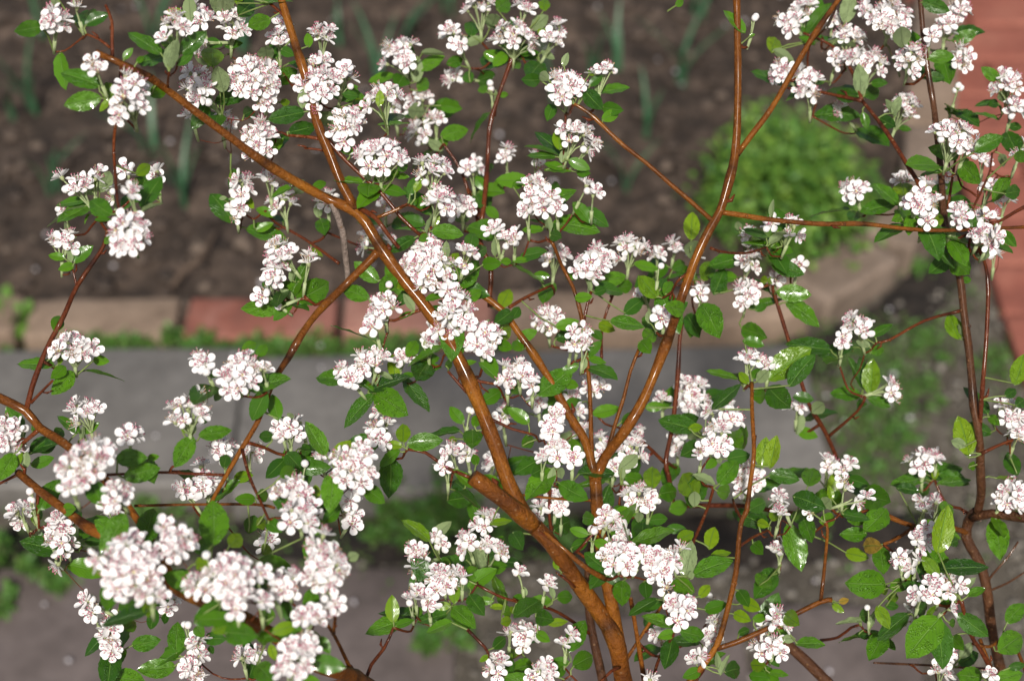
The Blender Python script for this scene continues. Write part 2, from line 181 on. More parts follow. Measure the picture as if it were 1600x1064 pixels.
(400,798): """0 90 60 70 90 -3 y;70 60 160 130 90 -5 g;420 70 520 -20 90 -5 g;360 150 420 60 70 -6 g;20 300 230 370 120 -8 g;40 270 90 220 90 -6 y;560 300 650 265 70 -11 p;350 480 330 650 110 -11 g;120 660 0 640 140 -12 g;
110 550 170 690 40 -11 p;170 560 210 690 80 -10 d;100 760 250 710 90 -11 y;0 790 90 780 110 -10 g;90 830 120 930 60 -9 y;400 780 460 890 70 -11 g;0 960 100 1060 140 -9 g;290 1050 400 1060 70 -10 g;
860 700 850 525 95 0 y;870 720 990 680 60 0 g;1090 190 910 50 90 4 y;1100 170 1220 60 80 5 p;1460 80 1600 60 55 2 y;1440 360 1570 340 90 3 g;1410 390 1360 180 60 3 p;1220 350 1100 300 60 4 p;1300 420 1390 360 90 2 g;
1240 580 1240 440 80 0 y;1220 590 1110 600 60 0 y;1220 600 1360 720 130 0 g;1200 640 1000 690 90 0 d;1230 690 1060 760 80 0 g;960 650 1040 610 70 1 g;1330 520 1420 640 110 2 d;1380 560 1490 560 60 2 g;1460 600 1560 600 40 2 y;
1400 440 1460 420 60 3 g;1540 640 1600 620 80 1 g;1530 700 1600 680 70 1 y;1480 860 1560 790 80 1 d;1450 900 1400 940 40 0 y;1570 900 1600 930 60 0 y""",
(800,798): """480 150 360 110 70 0 g;510 190 620 230 70 0 g;600 370 455 260 110 -1 d;690 430 690 580 120 -1 g;830 440 840 540 90 0 d;820 70 820 180 120 2 d;640 0 770 20 80 1 g;850 60 980 50 80 3 d;790 70 800 0 60 2 p;960 110 1090 110 70 4 d;
1030 180 1140 130 90 2 y;1080 420 1120 180 130 1 p;1130 400 1380 300 130 0 g;1140 510 1000 450 120 0 g;1120 430 1120 370 40 0 p;1230 240 1270 100 100 3 y;1240 280 1370 260 60 3 y;1020 720 810 650 90 -1 g;1050 750 1220 790 110 -1 g;
1020 760 910 790 70 0 g;1030 740 1060 700 40 -1 p;1000 800 960 970 120 3 d;1170 540 1240 460 70 4 y;780 610 950 560 90 4 d;1200 620 1340 580 90 4 g;260 120 370 60 140 3 d;440 40 520 60 90 2 g;370 230 480 190 80 2 d;
290 370 260 310 40 1 y;0 550 90 540 60 2 g;250 560 100 560 70 1 g;280 540 390 540 90 1 g;90 530 70 470 30 2 p;260 550 240 460 40 1 p;0 640 20 600 60 2 y;60 640 130 620 80 2 d;140 660 250 680 110 2 d;210 700 350 690 60 2 y;
150 760 230 810 70 3 g;380 970 515 900 130 0 g;360 950 250 930 60 1 g;270 1040 330 960 80 0 g;130 950 0 990 110 1 g;0 920 10 860 80 2 y;370 950 340 850 20 1 p;1290 1000 1280 880 50 2 p;1300 1030 1360 890 50 2 p;
1180 990 1070 1040 80 2 g;1330 1010 1440 980 120 3 d;1490 960 1580 960 90 2 y;1480 1030 1600 1040 80 1 g;1380 640 1480 680 80 4 y;1440 570 1540 610 90 5 y;1410 490 1470 580 90 6 d;1540 470 1600 400 130 5 g;1500 200 1560 260 90 5 g;
1530 70 1600 90 60 4 y;1500 680 1600 660 60 4 g;1410 770 1490 740 60 4 d;0 130 60 230 110 7 d""",
(1200,798): """220 50 270 180 110 3 g;320 60 440 60 100 3 g;460 20 640 50 80 2 d;740 -20 600 130 150 4 g;620 140 440 150 100 4 g;590 220 695 220 110 4 o;480 260 610 290 90 5 y;700 220 720 380 120 3 g;740 460 465 450 190 1 g;
690 500 760 480 80 3 y;760 480 900 440 90 2 g;740 540 830 550 70 3 y;1060 270 1130 -40 150 -1 y;880 260 1060 235 35 0 p;1070 410 970 290 90 0 y;940 140 940 70 50 1 p;1080 360 1380 350 120 0 d;1130 210 1200 180 70 3 d;
1240 530 1360 480 60 0 g;1170 560 1300 410 40 0 p;1180 640 1380 790 130 0 d;1080 660 870 920 220 -1 g;920 600 1010 620 110 1 d;990 660 1050 590 40 0 y;1130 700 1180 700 60 0 g;850 400 940 440 50 1 y;680 590 750 720 90 2 y;
730 590 830 600 60 3 d;570 660 650 650 100 3 d;560 770 660 770 70 3 d;720 750 640 920 140 2 g;740 800 790 860 50 3 d;650 720 660 620 40 2 p;740 740 880 690 60 2 p;400 580 470 630 50 3 y;440 570 510 550 45 3 o;170 830 360 830 70 2 g;
100 640 180 700 110 2 y;90 800 180 800 60 2 p;0 1010 130 1020 50 2 g;0 420 50 380 90 4 d;1490 700 1610 570 110 2 g;1440 880 1610 760 160 1 g;1500 980 1610 960 60 3 d;1420 1060 1610 1010 110 2 g;1340 1040 1160 1020 130 2 g;
1150 780 1210 850 90 3 g;1190 960 1330 880 100 3 d;1200 920 1280 820 70 3 p;0 880 60 960 70 3 d;20 60 60 0 80 3 y""",
}
# stems: bark kind, radius px at start, radius px at end, shrub (0 main, 1 right), then x y depth(cm)
ST = [
("main_stem o 14.5 5 0","980 1090 3;974 1064 3;961 998 2;937 958 2;900 906 1;860 848 0;820 805 0;795 755 0;768 680 0;735 600 0;700 530 0;665 480 0;625 430 0;590 380 0;560 335 0;500 305 0;430 265 -1;380 230 -2;320 185 -3;260 140 -4;235 122 -5;190 100 -6;150 82 -6"),
("branch o 8 6 0","556 328 0;535 290 0;515 240 0;495 190 0;480 130 0;465 80 0;452 40 0;440 0 0;432 -40 0"),
("main_stem o 11 9 0","970 1030 2.6;965 995 2.5;957 950 2;948 905 2;942 870 2;937 830 2;933 790 2;930 742 2"),
("branch o 7.5 5 0","929 745 2;915 690 2;890 650 2;860 595 2;835 555 2;810 520 2;785 485 2;755 462 2;725 440 2"),
("branch o 8.5 5.2 0","931 748 2;945 715 2;975 675 1;1005 625 1;1040 540 1;1060 480 0;1085 410 0;1108 360 0;1125 330 0;1140 280 0;1148 245 0;1152 190 0;1153 100 0;1151 0 0;1150 -40 0"),
("branch o 5 4 0","1151 243 0;1175 210 0;1205 170 0;1240 110 0;1275 50 0;1310 0 0;1330 -30 0"),
("branch o 4 2.8 0","1114 346 0;1085 320 0;1050 290 0;1010 255 0;975 228 0;950 205 0;930 185 0;910 170 0;897 163 0"),
("branch o 4.6 2.5 0","1126 332 0;1150 335 0;1200 343 0;1280 350 0;1350 350 0;1420 358 0;1480 360 0;1550 357 0;1600 355 0;1640 352 0"),
("twig r 2.5 1.8 0","1111 388 0;1125 393 1;1150 396 2;1175 394 3;1197 386 4"),
("twig r 2.5 1.8 0","1086 416 0;1070 430 0;1058 440 0;1050 456 1;1047 468 1"),
("branch o 7 3 0","590 393 0;580 405 0;560 425 0;530 455 0;495 490 -1;470 525 -2;450 560 -2;430 590 -3;415 625 -3;402 660 -3;375 705 -3;355 740 -3;335 775 -3;322 800 -3"),
("twig r 3 2 0","378 700 -3;390 745 -4;408 785 -5;420 812 -6"),
("dead_twig w 5.5 4.5 0","519 316 0;535 360 1;540 400 2;545 445 3"),
("twig r 2.5 2 0","350 742 -3;300 740 -3;250 738 -5;162 742 -8"),
("twig o 2.5 2 0","428 793 -5;400 788 -4;300 788 -3;210 790 -3"),
("twig o 2.3 1.8 0","932 782 2;870 779 1.5;815 773 1;778 768 .5"),
("branch o 3.8 2.6 0","927 732 2;924 690 2;921 600 2;916 555 2;911 510 2;905 480 2;895 448 2;878 416 2;868 390 3;860 372 3"),
("twig r 2.8 2 0","911 508 2;918 475 2;924 455 2"),
("twig o 3.4 2.5 0","950 702 2;960 667 2;975 620 2;985 580 2;1000 542 2"),
("branch r 4 3 0","1052 790 9;1045 745 8;1040 720 8;1050 670 8;1058 600 8;1062 532 8;1066 500 8"),
("twig r 3 2 0","1037 722 8;1012 697 7;985 677 6"),
("branch o 5 3 0","1050 1090 2;1078 1064 2;1117 1013 2;1135 958 2;1150 893 2;1155 835 2;1160 810 2;1167 797 2;1172 757 2;1178 707 2;1175 640 3;1175 598 4"),
("twig r 2.5 2 0","1160 812 2;1150 795 3;1145 780 4"),
("twig r 2.5 2 0","1153 855 2;1175 840 3;1200 828 4"),
("branch o 4.5 3.5 0","1116 1014 2;1150 1003 2;1200 981 2;1225 968 2;1282 940 2;1300 937 2"),
("twig o 3 2.2 0","1282 940 2;1287 898 2;1293 828 3;1289 816 3"),
("twig o 4 3.5 0","1009 1075 4;1007 1064 4;992 973 3;985 933 3"),
("twig o 3 2.3 0","980 1028 4;1015 973 4;1037 943 4"),
("twig r 3 2 0","1018 1075 3;1020 1064 3;1030 1028 2;1052 993 0"),
("branch d 8 5 0","946 1075 6;942 1064 6;925 985 6;920 948 6;918 900 6;925 850 6"),
("twig r 3 2 0","922 990 6;875 958 4;840 945 3;790 935 2;745 913 2"),
("twig o 4.5 3 0","946 904 0;920 890 -1;887 863 -1.2;850 830 -1"),
("twig r 2.5 2 0","900 918 1;888 908 0;875 898 0"),
("twig r 2.5 2 0","896 866 1;908 855 0;918 843 0;932 828 0"),
("twig r 2.8 2 0","968 1042 2;955 1048 1;937 1066 1"),
("stub o 14 13 0","835 822 0;812 802 -1;785 780 -1.5;738 745 -2"),
("main_stem d 8 8 1","1575 1100 10;1562 1040 10;1550 985 9;1543 930 8;1535 890 8;1523 865 8;1510 840 8;1513 815 8;1524 800 7"),
("branch d 7.5 8 1","1521 808 7;1550 802 6;1600 808 5;1650 806 4"),
("branch d 7 4 1","1527 803 7;1533 770 6;1532 735 5;1530 685 4;1522 632 4;1515 557 4;1505 480 4;1499 432 4;1484 390 4;1475 340 4;1470 266 5;1460 175 6;1450 112 6;1442 50 6;1437 -20 6"),
("branch r 4 2.6 1","1531 665 4;1535 607 3;1541 531 3;1544 453 3;1540 416 3;1530 390 2;1515 365 1"),
("twig r 4 3 1","1450 357 1;1437 293 3;1420 262 4;1392 217 5;1370 186 6;1347 158 7"),
("twig r 2.5 2 1","1500 486 4;1445 501 5;1390 531 6;1370 535 6"),
("twig r 4 3 0","1052 790 9;1160 790 11;1255 800 12;1310 750 11;1310 724 11;1295 687 10;1282 662 9;1262 627 8;1232 531 8;1207 451 8"),
("twig r 2.7 2 0","1293 683 10;1340 642 8;1352 620 7"),
("twig r 3 2 1","1533 709 4;1555 698 4;1582 687 4"),
("branch o 4.5 3.5 1","1511 832 8;1475 822 5;1430 822 4;1385 805 4;1372 795 4"),
("twig o 3 2.5 1","1428 823 4;1400 842 3;1380 850 3"),
("twig d 2 1.4 1","1538 918 8;1550 898 9;1575 870 9;1591 846 9"),
("twig d 2 1.4 1","1540 925 8;1575 910 9;1602 893 9"),
("twig r 3 2.2 1","1604 322 1;1585 332 1;1567 343 0;1545 352 0"),
("twig r 2 1.6 1","1520 326 1;1535 295 3;1547 266 5;1550 240 6"),
("twig r 4 3 1","1564 1075 3;1555 1058 3;1535 1020 2;1515 988 1;1502 938 0"),
("twig o 3.5 3 1","1560 1070 4;1545 1035 4;1531 998 4"),
("branch d 9 8 0","1300 1075 9;1292 1064 9;1262 1035 9;1240 1015 9;1215 990 9"),
("twig d 2.2 1.5 1","1560 1045 9;1500 1042 7;1435 1038 6;1365 1035 5"),
("twig r 2.5 2 1","1283 1000 8;1310 995 6;1330 980 5;1344 976 4"),
("branch o 14 6 0","640 1130 4;600 1090 1;560 1062 -3;525 1047 -6;490 1035 -7;440 1000 -8;380 965 -8;320 940 -8;285 925 -7;240 890 -6;190 850 -5;140 825 -4;97 793 -3;60 765 -2;28 738 -1"),
("twig r 2.5 1.8 0","30 740 -1;10 750 -1;-20 765 -1"),
("branch o 5 7.5 0","285 925 -7;240 850 -5;195 785 -4;150 735 -3;100 692 -2;62 668 -1;40 642 -1;0 622 -1;-30 608 -1"),
("twig r 4.5 3 0","40 645 -1;50 605 -1;60 577 -1;72 547 -1;100 493 -1;120 448 0;155 396 0;163 381 0;166 372 0"),
("twig r 2.5 2 0","48 630 -1;65 612 -1;82 595 -2"),
("twig r 2 1.6 0","120 446 0;117 435 0;114 421 0"),
("twig r 4 3 0","62 670 -1;50 680 -1;35 693 -1"),
("twig r 3 2.4 0","176 90 -6;175 60 -6;175 35 -6;165 8 -6"),
("twig r 2.5 2 0","172 75 -6;155 62 -6;135 54 -6"),
("twig r 2.8 2.2 0","190 104 -6;184 172 -5;178 220 -4;179 258 -4;184 316 -7;188 330 -8"),
("twig r 2.5 2 0","262 137 -4;263 127 -5;264 112 -6"),
("twig o 3.5 2.5 0","555 1060 -3;520 988 -8;495 958 -10"),
("twig o 3 2.4 0","521 990 -8;524 965 -10;527 943 -11"),
("twig r 3 2.2 0","570 1068 -2;580 1038 -1;600 1013 0;615 980 0"),
("twig r 2.5 2 0","730 983 0;750 1003 0;762 1018 0;766 1050 1;790 1075 3"),
("twig r 3 2.4 0","740 748 -1;715 738 -1;690 725 0;665 707 0;637 702 0"),
("twig r 3 2 0","727 585 0;750 596 0;775 600 0"),
("twig r 2.6 2 0","730 614 0;715 597 0;700 580 0"),
("twig r 2.5 2 0","766 655 0;785 663 0;800 670 0;827 677 0"),
("twig r 4.5 3 0","556 322 0;587 341 -1;605 365 -1;624 388 -1"),
("twig o 3 2.4 0","587 341 -1;610 332 -1;636 320 -1"),
("twig r 3.5 2.8 0","507 212 0;530 240 0;555 265 0;597 303 0;625 338 0;657 368 0"),
("twig r 3 2.2 0","503 218 0;480 214 0;450 212 0"),
("twig r 2.2 1.6 0","507 236 0;490 233 0;475 232 0"),
("twig r 3 2.4 0","447 30 0;438 20 0;422 6 0"),
("twig r 2.6 2 0","530 412 6;475 373 7;430 348 7;415 330 6"),
("branch r 4 3 0","766 480 9;765 461 9;767 421 9;750 376 9;756 320 9;761 266 10;765 200 10;775 162 10;795 105 10;800 90 10"),
("twig r 3 2.4 0","761 300 10;742 338 9"),
("twig r 3 2.2 0","748 350 9;735 310 10;720 266 10;700 235 10;693 225 10"),
("twig r 3 2 0","796 480 4;825 463 5;862 446 6"),
("twig r 2.5 2 0","940 560 6;942 506 7;962 451 7"),
("twig r 3.2 2.4 0","1070 905 6;1075 870 5;1085 843 5;1105 795 4;1115 762 3"),
("twig r 3 2.4 0","866 860 2;862 835 2;858 797 3;860 765 2"),
("twig r 2.2 1.8 0","952 815 3;967 790 4;970 757 4"),
("twig r 2.6 2 1","1437 293 3;1400 318 6;1352 326 8"),
("twig r 3 2 1","1347 158 7;1310 150 8;1270 142 9;1230 138 9"),
("twig r 3 2 1","1347 158 7;1330 110 8;1300 72 9;1255 52 9"),
("twig r 2.5 2 0","1207 451 8;1214 432 8;1240 420 8"),
("twig r 2.5 2 1","1475 345 4;1480 328 5;1490 266 5;1494 240 4"),
("twig o 3 2.4 1","1612 1075 7;1580 1000 5;1545 1010 3;1520 1005 2"),
]
# ---------------------------------------------------------------- node helpers
def mat(name, fn):
    m = bpy.data.materials.new(name); m.use_nodes = True
    t = m.node_tree; t.nodes.clear()
    o = t.nodes.new('ShaderNodeOutputMaterial'); b = t.nodes.new('ShaderNodeBsdfPrincipled')
    t.links.new(b.outputs[0], o.inputs[0])
    fn(t, b, o)
    return m
def N(t, kind, **kw):
    n = t.nodes.new(kind)
    for k, v in kw.items():
        if k.startswith('_'): setattr(n, k[1:], v)
        else: n.inputs[k.replace('__', ' ')].default_value = v
    return n
def L(t, a, b): t.links.new(a, b)
def coord(t, which='Object', scale=1.0, obj_rand=True):
    tc = t.nodes.new('ShaderNodeTexCoord')
    if which != 'Object': return tc.outputs[which]
    if not obj_rand: return tc.outputs['Object']
    oi = t.nodes.new('ShaderNodeObjectInfo'); mm = N(t, 'ShaderNodeVectorMath', _operation='MULTIPLY_ADD')
    cx = t.nodes.new('ShaderNodeCombineXYZ')
    for i in range(3): L(t, oi.outputs['Random'], cx.inputs[i])
    L(t, cx.outputs[0], mm.inputs[0]); mm.inputs[1].default_value = (37, 53, 71); L(t, tc.outputs['Object'], mm.inputs[2])
    return mm.outputs[0]
def ramp(t, fac, stops):
    r = t.nodes.new('ShaderNodeValToRGB'); e = r.color_ramp.elements
    while len(e) < len(stops): e.new(.5)
    for i, (p, c) in enumerate(stops): e[i].position = p; e[i].color = (*c, 1) if len(c) == 3 else c
    L(t, fac, r.inputs[0]); return r.outputs[0]
def tex(t, vec, scale, detail=4, rough=.6):
    n = N(t, 'ShaderNodeTexNoise', Scale=scale, Detail=detail, Roughness=rough); L(t, vec, n.inputs['Vector']); return n.outputs['Fac']
def bump(t, h, b, strength=.3, dist=.002):
    n = N(t, 'ShaderNodeBump', Strength=strength, Distance=dist); L(t, h, n.inputs['Height']); L(t, n.outputs[0], b.inputs['Normal']); return n
def mixc(t, fac, a, b, mode='MIX'):
    m = N(t, 'ShaderNodeMix', _data_type='RGBA', _blend_type=mode)
    for s, v in ((0, fac), (6, a), (7, b)):
        if isinstance(v, (int, float)): m.inputs[s].default_value = v
        elif isinstance(v, tuple): m.inputs[s].default_value = (*v, 1)
        else: L(t, v, m.inputs[s])
    return m.outputs[2]

def stone_mat(name, c1, c2, c3, scale, bstr=.5, bdist=.004, rough=.8):
    def f(t, b, o):
        v = coord(t)
        n1 = tex(t, v, scale, 6, .65); n2 = tex(t, v, scale*7, 4, .7)
        c = ramp(t, n1, [(.3, c1), (.5, c2), (.7, c3)])
        c = mixc(t, .35, c, ramp(t, n2, [(.3, (.25,.25,.25)), (.7, (.75,.75,.75))]), 'OVERLAY')
        L(t, c, b.inputs['Base Color']); b.inputs['Roughness'].default_value = rough
        bump(t, n2, b, bstr, bdist)
    return mat(name, f)
M = {}
M['soil'] = stone_mat('soil', (.014,.009,.006), (.055,.037,.026), (.17,.12,.09), 22, .9, .008, .75)
M['clod'] = stone_mat('clod', (.02,.014,.01), (.065,.045,.034), (.2,.15,.115), 16, .7, .004, .75)
M['soil_shade'] = stone_mat('soil_shade', (.006,.004,.003), (.017,.012,.009), (.05,.037,.028), 30, .9, .006, .85)  # soil made near-black: shade of slab and edging put into its colour
M['gravel'] = stone_mat('gravel', (.045,.036,.028), (.10,.085,.066), (.17,.15,.12), 20, .9, .006, .8)
M['pebble'] = stone_mat('pebble', (.09,.08,.065), (.17,.15,.125), (.28,.26,.23), 40, .4, .002, .6)
M['brick_tan'] = stone_mat('brick_tan', (.15,.105,.075), (.25,.18,.13), (.32,.235,.175), 14, .5, .002)
M['brick_red'] = stone_mat('brick_red', (.15,.06,.045), (.24,.085,.06), (.3,.14,.11), 16, .5, .002)
M['brick_pink'] = stone_mat('brick_pink', (.24,.11,.08), (.32,.155,.12), (.36,.2,.15), 16, .5, .002)
M['slab'] = stone_mat('slab', (.118,.11,.10), (.158,.148,.137), (.2,.188,.175), 7, .35, .0015, .55)
M['paver'] = stone_mat('paver', (.095,.076,.069), (.135,.109,.101), (.175,.143,.134), 9, .4, .002, .6)
M['terracotta'] = stone_mat('terracotta', (.2,.065,.045), (.28,.09,.062), (.34,.13,.09), 9, .4, .002)
M['stone_pale'] = stone_mat('stone_pale', (.11,.08,.06), (.2,.15,.115), (.28,.215,.17), 12, .5, .002)
M['petal_litter'] = mat('petal_litter', lambda t, b, o: (b.inputs['Base Color'].__setattr__('default_value', (.6,.57,.6,1))))

def bark(name, c1, c2, c3, rough=.5, coat=.22):
    def f(t, b, o):
        v = coord(t)
        mp = N(t, 'ShaderNodeMapping'); L(t, v, mp.inputs[0]); mp.inputs['Scale'].default_value = (1, 1, 1)
        n1 = tex(t, mp.outputs[0], 26, 7, .75); n2 = tex(t, mp.outputs[0], 300, 4, .7)
        c = ramp(t, n1, [(.28, c1), (.5, c2), (.75, c3)])
        vo = N(t, 'ShaderNodeTexVoronoi', Scale=260); L(t, v, vo.inputs['Vector'])
        c = mixc(t, ramp(t, vo.outputs['Distance'], [(.10, (.6,.6,.6)), (.2, (0,0,0))]), c, (.27,.15,.07))
        c = mixc(t, .35, c, ramp(t, n2, [(.3, (.3,.3,.3)), (.7, (.7,.7,.7))]), 'OVERLAY')
        at = N(t, 'ShaderNodeAttribute', _attribute_name='tint'); c = mixc(t, at.outputs['Fac'], c, tuple(x*.45 for x in c1))
        L(t, c, b.inputs['Base Color']); b.inputs['Roughness'].default_value = rough
        b.inputs['Coat Weight'].default_value = coat; b.inputs['Coat Roughness'].default_value = .13; b.inputs['Specular IOR Level'].default_value = .22
        bump(t, n2, b, 1, .0026)
    return mat(name, f)
M['bark_o'] = bark('bark_orange', (.045,.011,.002), (.185,.056,.004), (.35,.13,.009))
M['bark_r'] = bark('bark_red', (.05,.010,.004), (.125,.026,.006), (.2,.052,.010))
M['bark_d'] = bark('bark_dark', (.045,.018,.009), (.09,.035,.014), (.15,.06,.022), .45, .3)
M['bark_w'] = bark('bark_dead', (.16,.12,.1), (.27,.21,.18), (.36,.3,.27), .8, .05)

def leaf_mat(name, c1, c2, under, coat=.35):
    def f(t, b, o):
        tc = t.nodes.new('ShaderNodeTexCoord'); sp = t.nodes.new('ShaderNodeSeparateXYZ'); L(t, tc.outputs['UV'], sp.inputs[0])
        oi = t.nodes.new('ShaderNodeObjectInfo'); v = coord(t)
        at = N(t, 'ShaderNodeAttribute', _attribute_name='tint')
        n1 = tex(t, v, 3, 3, .5)
        rnd = N(t, 'ShaderNodeMath', _operation='ADD'); L(t, oi.outputs['Random'], rnd.inputs[0]); L(t, at.outputs['Fac'], rnd.inputs[1])
        fr = N(t, 'ShaderNodeMath', _operation='FRACT'); L(t, rnd.outputs[0], fr.inputs[0])
        md = N(t, 'ShaderNodeMath', _operation='MULTIPLY_ADD'); L(t, n1, md.inputs[0]); md.inputs[1].default_value = .5
        sc_ = N(t, 'ShaderNodeMath', _operation='MULTIPLY'); L(t, fr.outputs[0], sc_.inputs[0]); sc_.inputs[1].default_value = .55; L(t, sc_.outputs[0], md.inputs[2])
        c = ramp(t, md.outputs[0], [(.15, c1), (.8, c2)])
        # midrib and side veins from the leaf's own uv
        ab = N(t, 'ShaderNodeMath', _operation='ABSOLUTE'); su = N(t, 'ShaderNodeMath', _operation='SUBTRACT'); L(t, sp.outputs[1], su.inputs[0]); su.inputs[1].default_value = .5; L(t, su.outputs[0], ab.inputs[0])
        mid = ramp(t, ab.outputs[0], [(.012, (.75,.75,.75)), (.035, (0,0,0))])
        ph = N(t, 'ShaderNodeMath', _operation='MULTIPLY_ADD'); L(t, ab.outputs[0], ph.inputs[0]); ph.inputs[1].default_value = -.75; L(t, sp.outputs[0], ph.inputs[2])
        wv = N(t, 'ShaderNodeMath', _operation='MULTIPLY'); L(t, ph.outputs[0], wv.inputs[0]); wv.inputs[1].default_value = 9
        fw = N(t, 'ShaderNodeMath', _operation='PINGPONG'); L(t, wv.outputs[0], fw.inputs[0]); fw.inputs[1].default_value = .5
        vein = ramp(t, fw.outputs[0], [(0, (.22,.22,.22)), (.09, (0,0,0))])
        mx = N(t, 'ShaderNodeMath', _operation='MAXIMUM'); L(t, mid, mx.inputs[0]); L(t, vein, mx.inputs[1])
        c = mixc(t, mx.outputs[0], c, (.17,.34,.06))
        ge = t.nodes.new('ShaderNodeNewGeometry')
        c = mixc(t, ge.outputs['Backfacing'], c, under)
        L(t, c, b.inputs['Base Color'])
        rg = ramp(t, ge.outputs['Backfacing'], [(.4, (.3,.3,.3)), (.6, (.75,.75,.75))]); L(t, rg, b.inputs['Roughness'])
        b.inputs['Coat Weight'].default_value = coat; b.inputs['Coat Roughness'].default_value = .07
        # wet film: small beads raise the surface
        wet = N(t, 'ShaderNodeTexVoronoi', Scale=26, _feature='SMOOTH_F1'); L(t, v, wet.inputs['Vector'])
        wn_ = tex(t, v, 5, 2, .5)
        hh = N(t, 'ShaderNodeMath', _operation='MULTIPLY'); L(t, ramp(t, wet.outputs['Distance'], [(0, (1,1,1)), (.5, (0,0,0))]), hh.inputs[0]); L(t, ramp(t, wn_, [(.45, (0,0,0)), (.6, (1,1,1))]), hh.inputs[1])
        ad = N(t, 'ShaderNodeMath', _operation='MULTIPLY_ADD'); L(t, mx.outputs[0], ad.inputs[0]); ad.inputs[1].default_value = -.8; L(t, hh.outputs[0], ad.inputs[2])
        bump(t, ad.outputs[0], b, .75, .0013)
        tr = t.nodes.new('ShaderNodeBsdfTranslucent'); L(t, mixc(t, .5, c, (.25,.42,.03)), tr.inputs[0])
        mx2 = N(t, 'ShaderNodeMixShader', Fac=.22); L(t, b.outputs[0], mx2.inputs[1]); L(t, tr.outputs[0], mx2.inputs[2]); L(t, mx2.outputs[0], o.inputs[0])
    return mat(name, f)
UNDER = (.27,.36,.16)
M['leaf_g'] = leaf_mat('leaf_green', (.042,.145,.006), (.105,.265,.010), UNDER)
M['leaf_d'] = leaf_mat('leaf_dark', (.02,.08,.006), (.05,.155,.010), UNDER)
M['leaf_y'] = leaf_mat('leaf_young', (.12,.25,.006), (.21,.34,.010), (.28,.38,.13))
M['leaf_o'] = leaf_mat('leaf_turning', (.30,.2,.03), (.4,.24,.04), (.3,.3,.12))
M['petiole'] = stone_mat('petiole', (.10,.13,.03), (.15,.21,.05), (.2,.26,.08), 200, .2, .0003, .6)
M['stalk'] = stone_mat('flower_stalk', (.24,.3,.12), (.33,.4,.19), (.42,.48,.28), 300, .3, .0004, .7)
def petal_f(t, b, o):
    v = coord(t); n = tex(t, v, 500, 2, .5)
    L(t, ramp(t, n, [(.3, (.86,.83,.84)), (.6, (.93,.92,.91))]), b.inputs['Base Color']); b.inputs['Roughness'].default_value = .55
    tr = N(t, 'ShaderNodeBsdfTranslucent', Color=(.85,.83,.82,1)); mx = N(t, 'ShaderNodeMixShader', Fac=.12)
    L(t, b.outputs[0], mx.inputs[1]); L(t, tr.outputs[0], mx.inputs[2]); L(t, mx.outputs[0], o.inputs[0])
M['petal'] = mat('petal', petal_f)
def flat(name, c, rough=.6):
    def f(t, b, o):
        v = coord(t); n = tex(t, v, 260, 3, .6)
        L(t, mixc(t, n, tuple(x*.7 for x in c), tuple(min(1, x*1.25) for x in c)), b.inputs['Base Color']); b.inputs['Roughness'].default_value = rough
    return mat(name, f)
M['filament'] = flat('filament', (.86,.79,.77)); M['anther'] = flat('anther', (.56,.17,.25)); M['disc'] = flat('flower_disc', (.5,.44,.2)); M['calyx'] = flat('calyx', (.3,.34,.16))
M['anther_old'] = flat('anther_old', (.42,.27,.15)); M['budpink'] = flat('bud', (.78,.7,.7))
M['blade'] = flat('blade', (.045,.13,.06), .45); M['herb'] = flat('herb', (.09,.2,.022), .5); M['herb_y'] = flat('herb_pale', (.16,.28,.035), .5); M['herb_d'] = flat('herb_dark', (.055,.15,.02), .5); M['weed'] = flat('weed', (.08,.19,.025), .5); M['moss'] = flat('moss', (.07,.11,.025), .9)
M['stick'] = flat('stick', (.12,.08,.055), .8)
def water_f(t, b, o):
    b.inputs['Base Color'].default_value = (1,1,1,1); b.inputs['Roughness'].default_value = .02; b.inputs['IOR'].default_value = 1.33; b.inputs['Transmission Weight'].default_value = 1
M['water'] = mat('water', water_f)

# ---------------------------------------------------------------- object helpers
def tag(o, label=None, cat=None, group=None, kind=None):
    for k, v in (('label', label), ('category', cat), ('group', group), ('kind', kind)):
        if v: o[k] = v
    return o
def link(name, data, parent=None):
    o = bpy.data.objects.new(name, data); COL.objects.link(o)
    if parent: o.parent = parent
    return o
def empty(name, loc):
    o = link(name, None); o.location = loc; o.empty_display_size = .05
    return o
class MB:
    """collects vertices, faces, material slots and uvs as numpy blocks and builds one mesh"""
    def __init__(s): s.v = []; s.f = []; s.m = []; s.uv = []; s.t = []; s.n = 0
    def add(s, v, f, m=0, uv=None, tint=0.0):
        v = np.asarray(v, float); s.v.append(v)
        s.f.extend([tuple(i + s.n for i in q) for q in f]); s.m.extend([m]*len(f) if isinstance(m, int) else m)
        s.uv.append(np.zeros((len(v), 2)) if uv is None else uv); s.t.append(np.full(len(v), tint) if np.isscalar(tint) else np.asarray(tint, float)); s.n += len(v)
    def mesh(s, name, mats, smooth=True):
        me = bpy.data.meshes.new(name); me.from_pydata(np.concatenate(s.v).tolist(), [], s.f)
        for m in mats: me.materials.append(M[m])
        me.polygons.foreach_set('material_index', s.m); me.polygons.foreach_set('use_smooth', [smooth]*len(s.f))
        li = np.empty(len(me.loops), np.int32); me.loops.foreach_get('vertex_index', li)
        me.uv_layers.new(name='UVMap').data.foreach_set('uv', np.concatenate(s.uv)[li].ravel())
        a = me.attributes.new('tint', 'FLOAT', 'POINT'); a.data.foreach_set('value', np.concatenate(s.t)); me.update()
        return me
